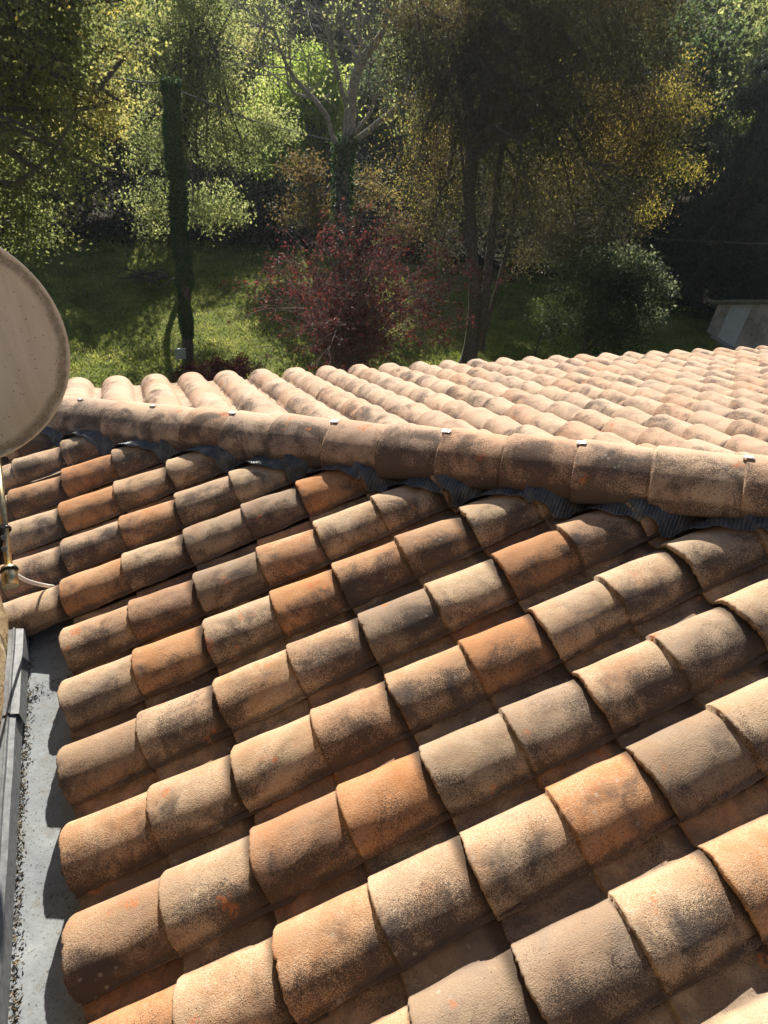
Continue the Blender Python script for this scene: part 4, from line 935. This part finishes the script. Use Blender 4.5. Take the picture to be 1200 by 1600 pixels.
# grass blades
n_ = 90000; az = r.uniform(-.12, 1.1, n_); dd = 12.5 + 19 * r.uniform(0, 1, n_) ** .8; X = np.sin(az) * dd; Y = np.cos(az) * dd; Z = ground_h(X, Y)
h_ = r.uniform(.05, .13, n_); aa = r.uniform(0, 6.28, n_); wv = np.stack([np.cos(aa), np.sin(aa), np.zeros(n_)], -1) * .018; Bp = np.stack([X, Y, Z - .005], -1); tp = Bp + np.stack([r.normal(0, .04, n_), r.normal(0, .04, n_), h_], -1)
V = np.stack([Bp - wv, Bp + wv, tp], 1).reshape(-1, 3); F = np.arange(3 * n_).reshape(-1, 3)
o = mesh_np('grass', V, F, leaf_mat('grass blades', [(.05, .075, .018), (.14, .17, .035), (.32, .32, .09)], .5, 2.0, .8), False); tag(o, 'rough short grass of the sun dappled lawn', 'grass', kind='stuff')
# fallen log pile / brushwood beneath the ash tree
paths = []
for k in range(46):
    c_ = at_z(235 + r.normal(0, 16), 432 + r.normal(0, 5), .12 + r.uniform(0, .35)); d_ = r.normal(0, 1, 3) * np.array([1, 1, .12]); d_ /= np.linalg.norm(d_); L_ = r.uniform(.4, 1.1)
    paths.append((np.array([np.array(c_) - d_ * L_ * .5, np.array(c_) + np.array([0, 0, .04]), np.array(c_) + d_ * L_ * .5]), np.array([.03, .025, .015])))
V, F = tube_np(paths, 6); o = mesh_np('brushwood_pile', V, F, M_BARK); tag(o, 'low heap of cut brushwood on the shaded lawn left of the pole', 'brushwood pile')

# ================================================================== the shed on the right
s0 = Vector((22.213, 17.792, 0)); fx = Vector((-.10, -.995, 0)).normalized(); fyv = Vector((0.995, -.10, 0)).normalized()
s0.z = gz(s0.x, s0.y)
shed = empty('garden_shed', s0); tag(shed, 'old rendered garden shed with pale door and sloping slab roof at right edge', 'shed')
SM = Matrix((fx, fyv, Vector((0, 0, 1)))).transposed().to_4x4()
def hx(x, y=0.0): return 1.46 + .38 * x - .44 * max(y, 0)
def prism(bm, x0, x1, y0, y1, zb, top):
    """block whose top follows the roof pitch"""
    v = [bm.verts.new((x, y, z)) for x, y in ((x0, y0), (x1, y0), (x1, y1), (x0, y1)) for z in (zb(x, y), top(x, y))]
    for f in ((0, 2, 3, 1), (2, 4, 5, 3), (4, 6, 7, 5), (6, 0, 1, 7), (1, 3, 5, 7), (0, 6, 4, 2)): bm.faces.new([v[i] for i in f])
def shed_obj(name, f, mat, bev=0):
    bm = bmesh.new(); f(bm); o = bm_obj(name, bm, mat, bevel=bev); o.parent = shed; o.matrix_basis = SM; return o
B_ = lambda x, y: -.15
shed_obj('wall', lambda bm: (prism(bm, -.62, .0, 0, 1.9, B_, hx), prism(bm, 1.0, 3.6, 0, 1.9, B_, hx), prism(bm, .0, 1.0, .12, 1.9, B_, hx)), M_PLASTER)
shed_obj('door', lambda bm: prism(bm, .004, .996, .02, .09, lambda x, y: .03, lambda x, y: hx(x) - .05), M_PAINT, .006)
shed_obj('step', lambda bm: add_box(bm, -.10, 1.10, -.25, -.003, -.10, .06), M_CONC, .01)
def roof_f(bm):
    prism(bm, -.95, 3.8, -.22, 2.1, lambda x, y: hx(x, y) + .003, lambda x, y: hx(x, y) + .06)
    for i in range(13): prism(bm, -.98 + i * .36, -.66 + i * .36, -.27, .30, lambda x, y: hx(x, y) + .064, lambda x, y: hx(x, y) + .10 + .01 * math.sin(i * 5))
shed_obj('roof', roof_f, M_CONC, .006)

# ================================================================== valley air
bm = bmesh.new(); add_box(bm, -905, 905, -505, 905, -2.5, 62.0)
s_ = bpy.data.materials.new('valley air'); s_.use_nodes = True; t_ = s_.node_tree; t_.nodes.remove(t_.nodes['Principled BSDF'])
pv = t_.nodes.new('ShaderNodeVolumePrincipled'); pv.inputs['Density'].default_value = 0.00035; pv.inputs['Color'].default_value = (.86, .92, 1, 1); pv.inputs['Anisotropy'].default_value = .45
t_.links.new(pv.outputs[0], t_.nodes['Material Output'].inputs['Volume'])
hz = bm_obj('haze', bm, s_); tag(hz, 'thin backlit haze filling the valley air', kind='stuff')
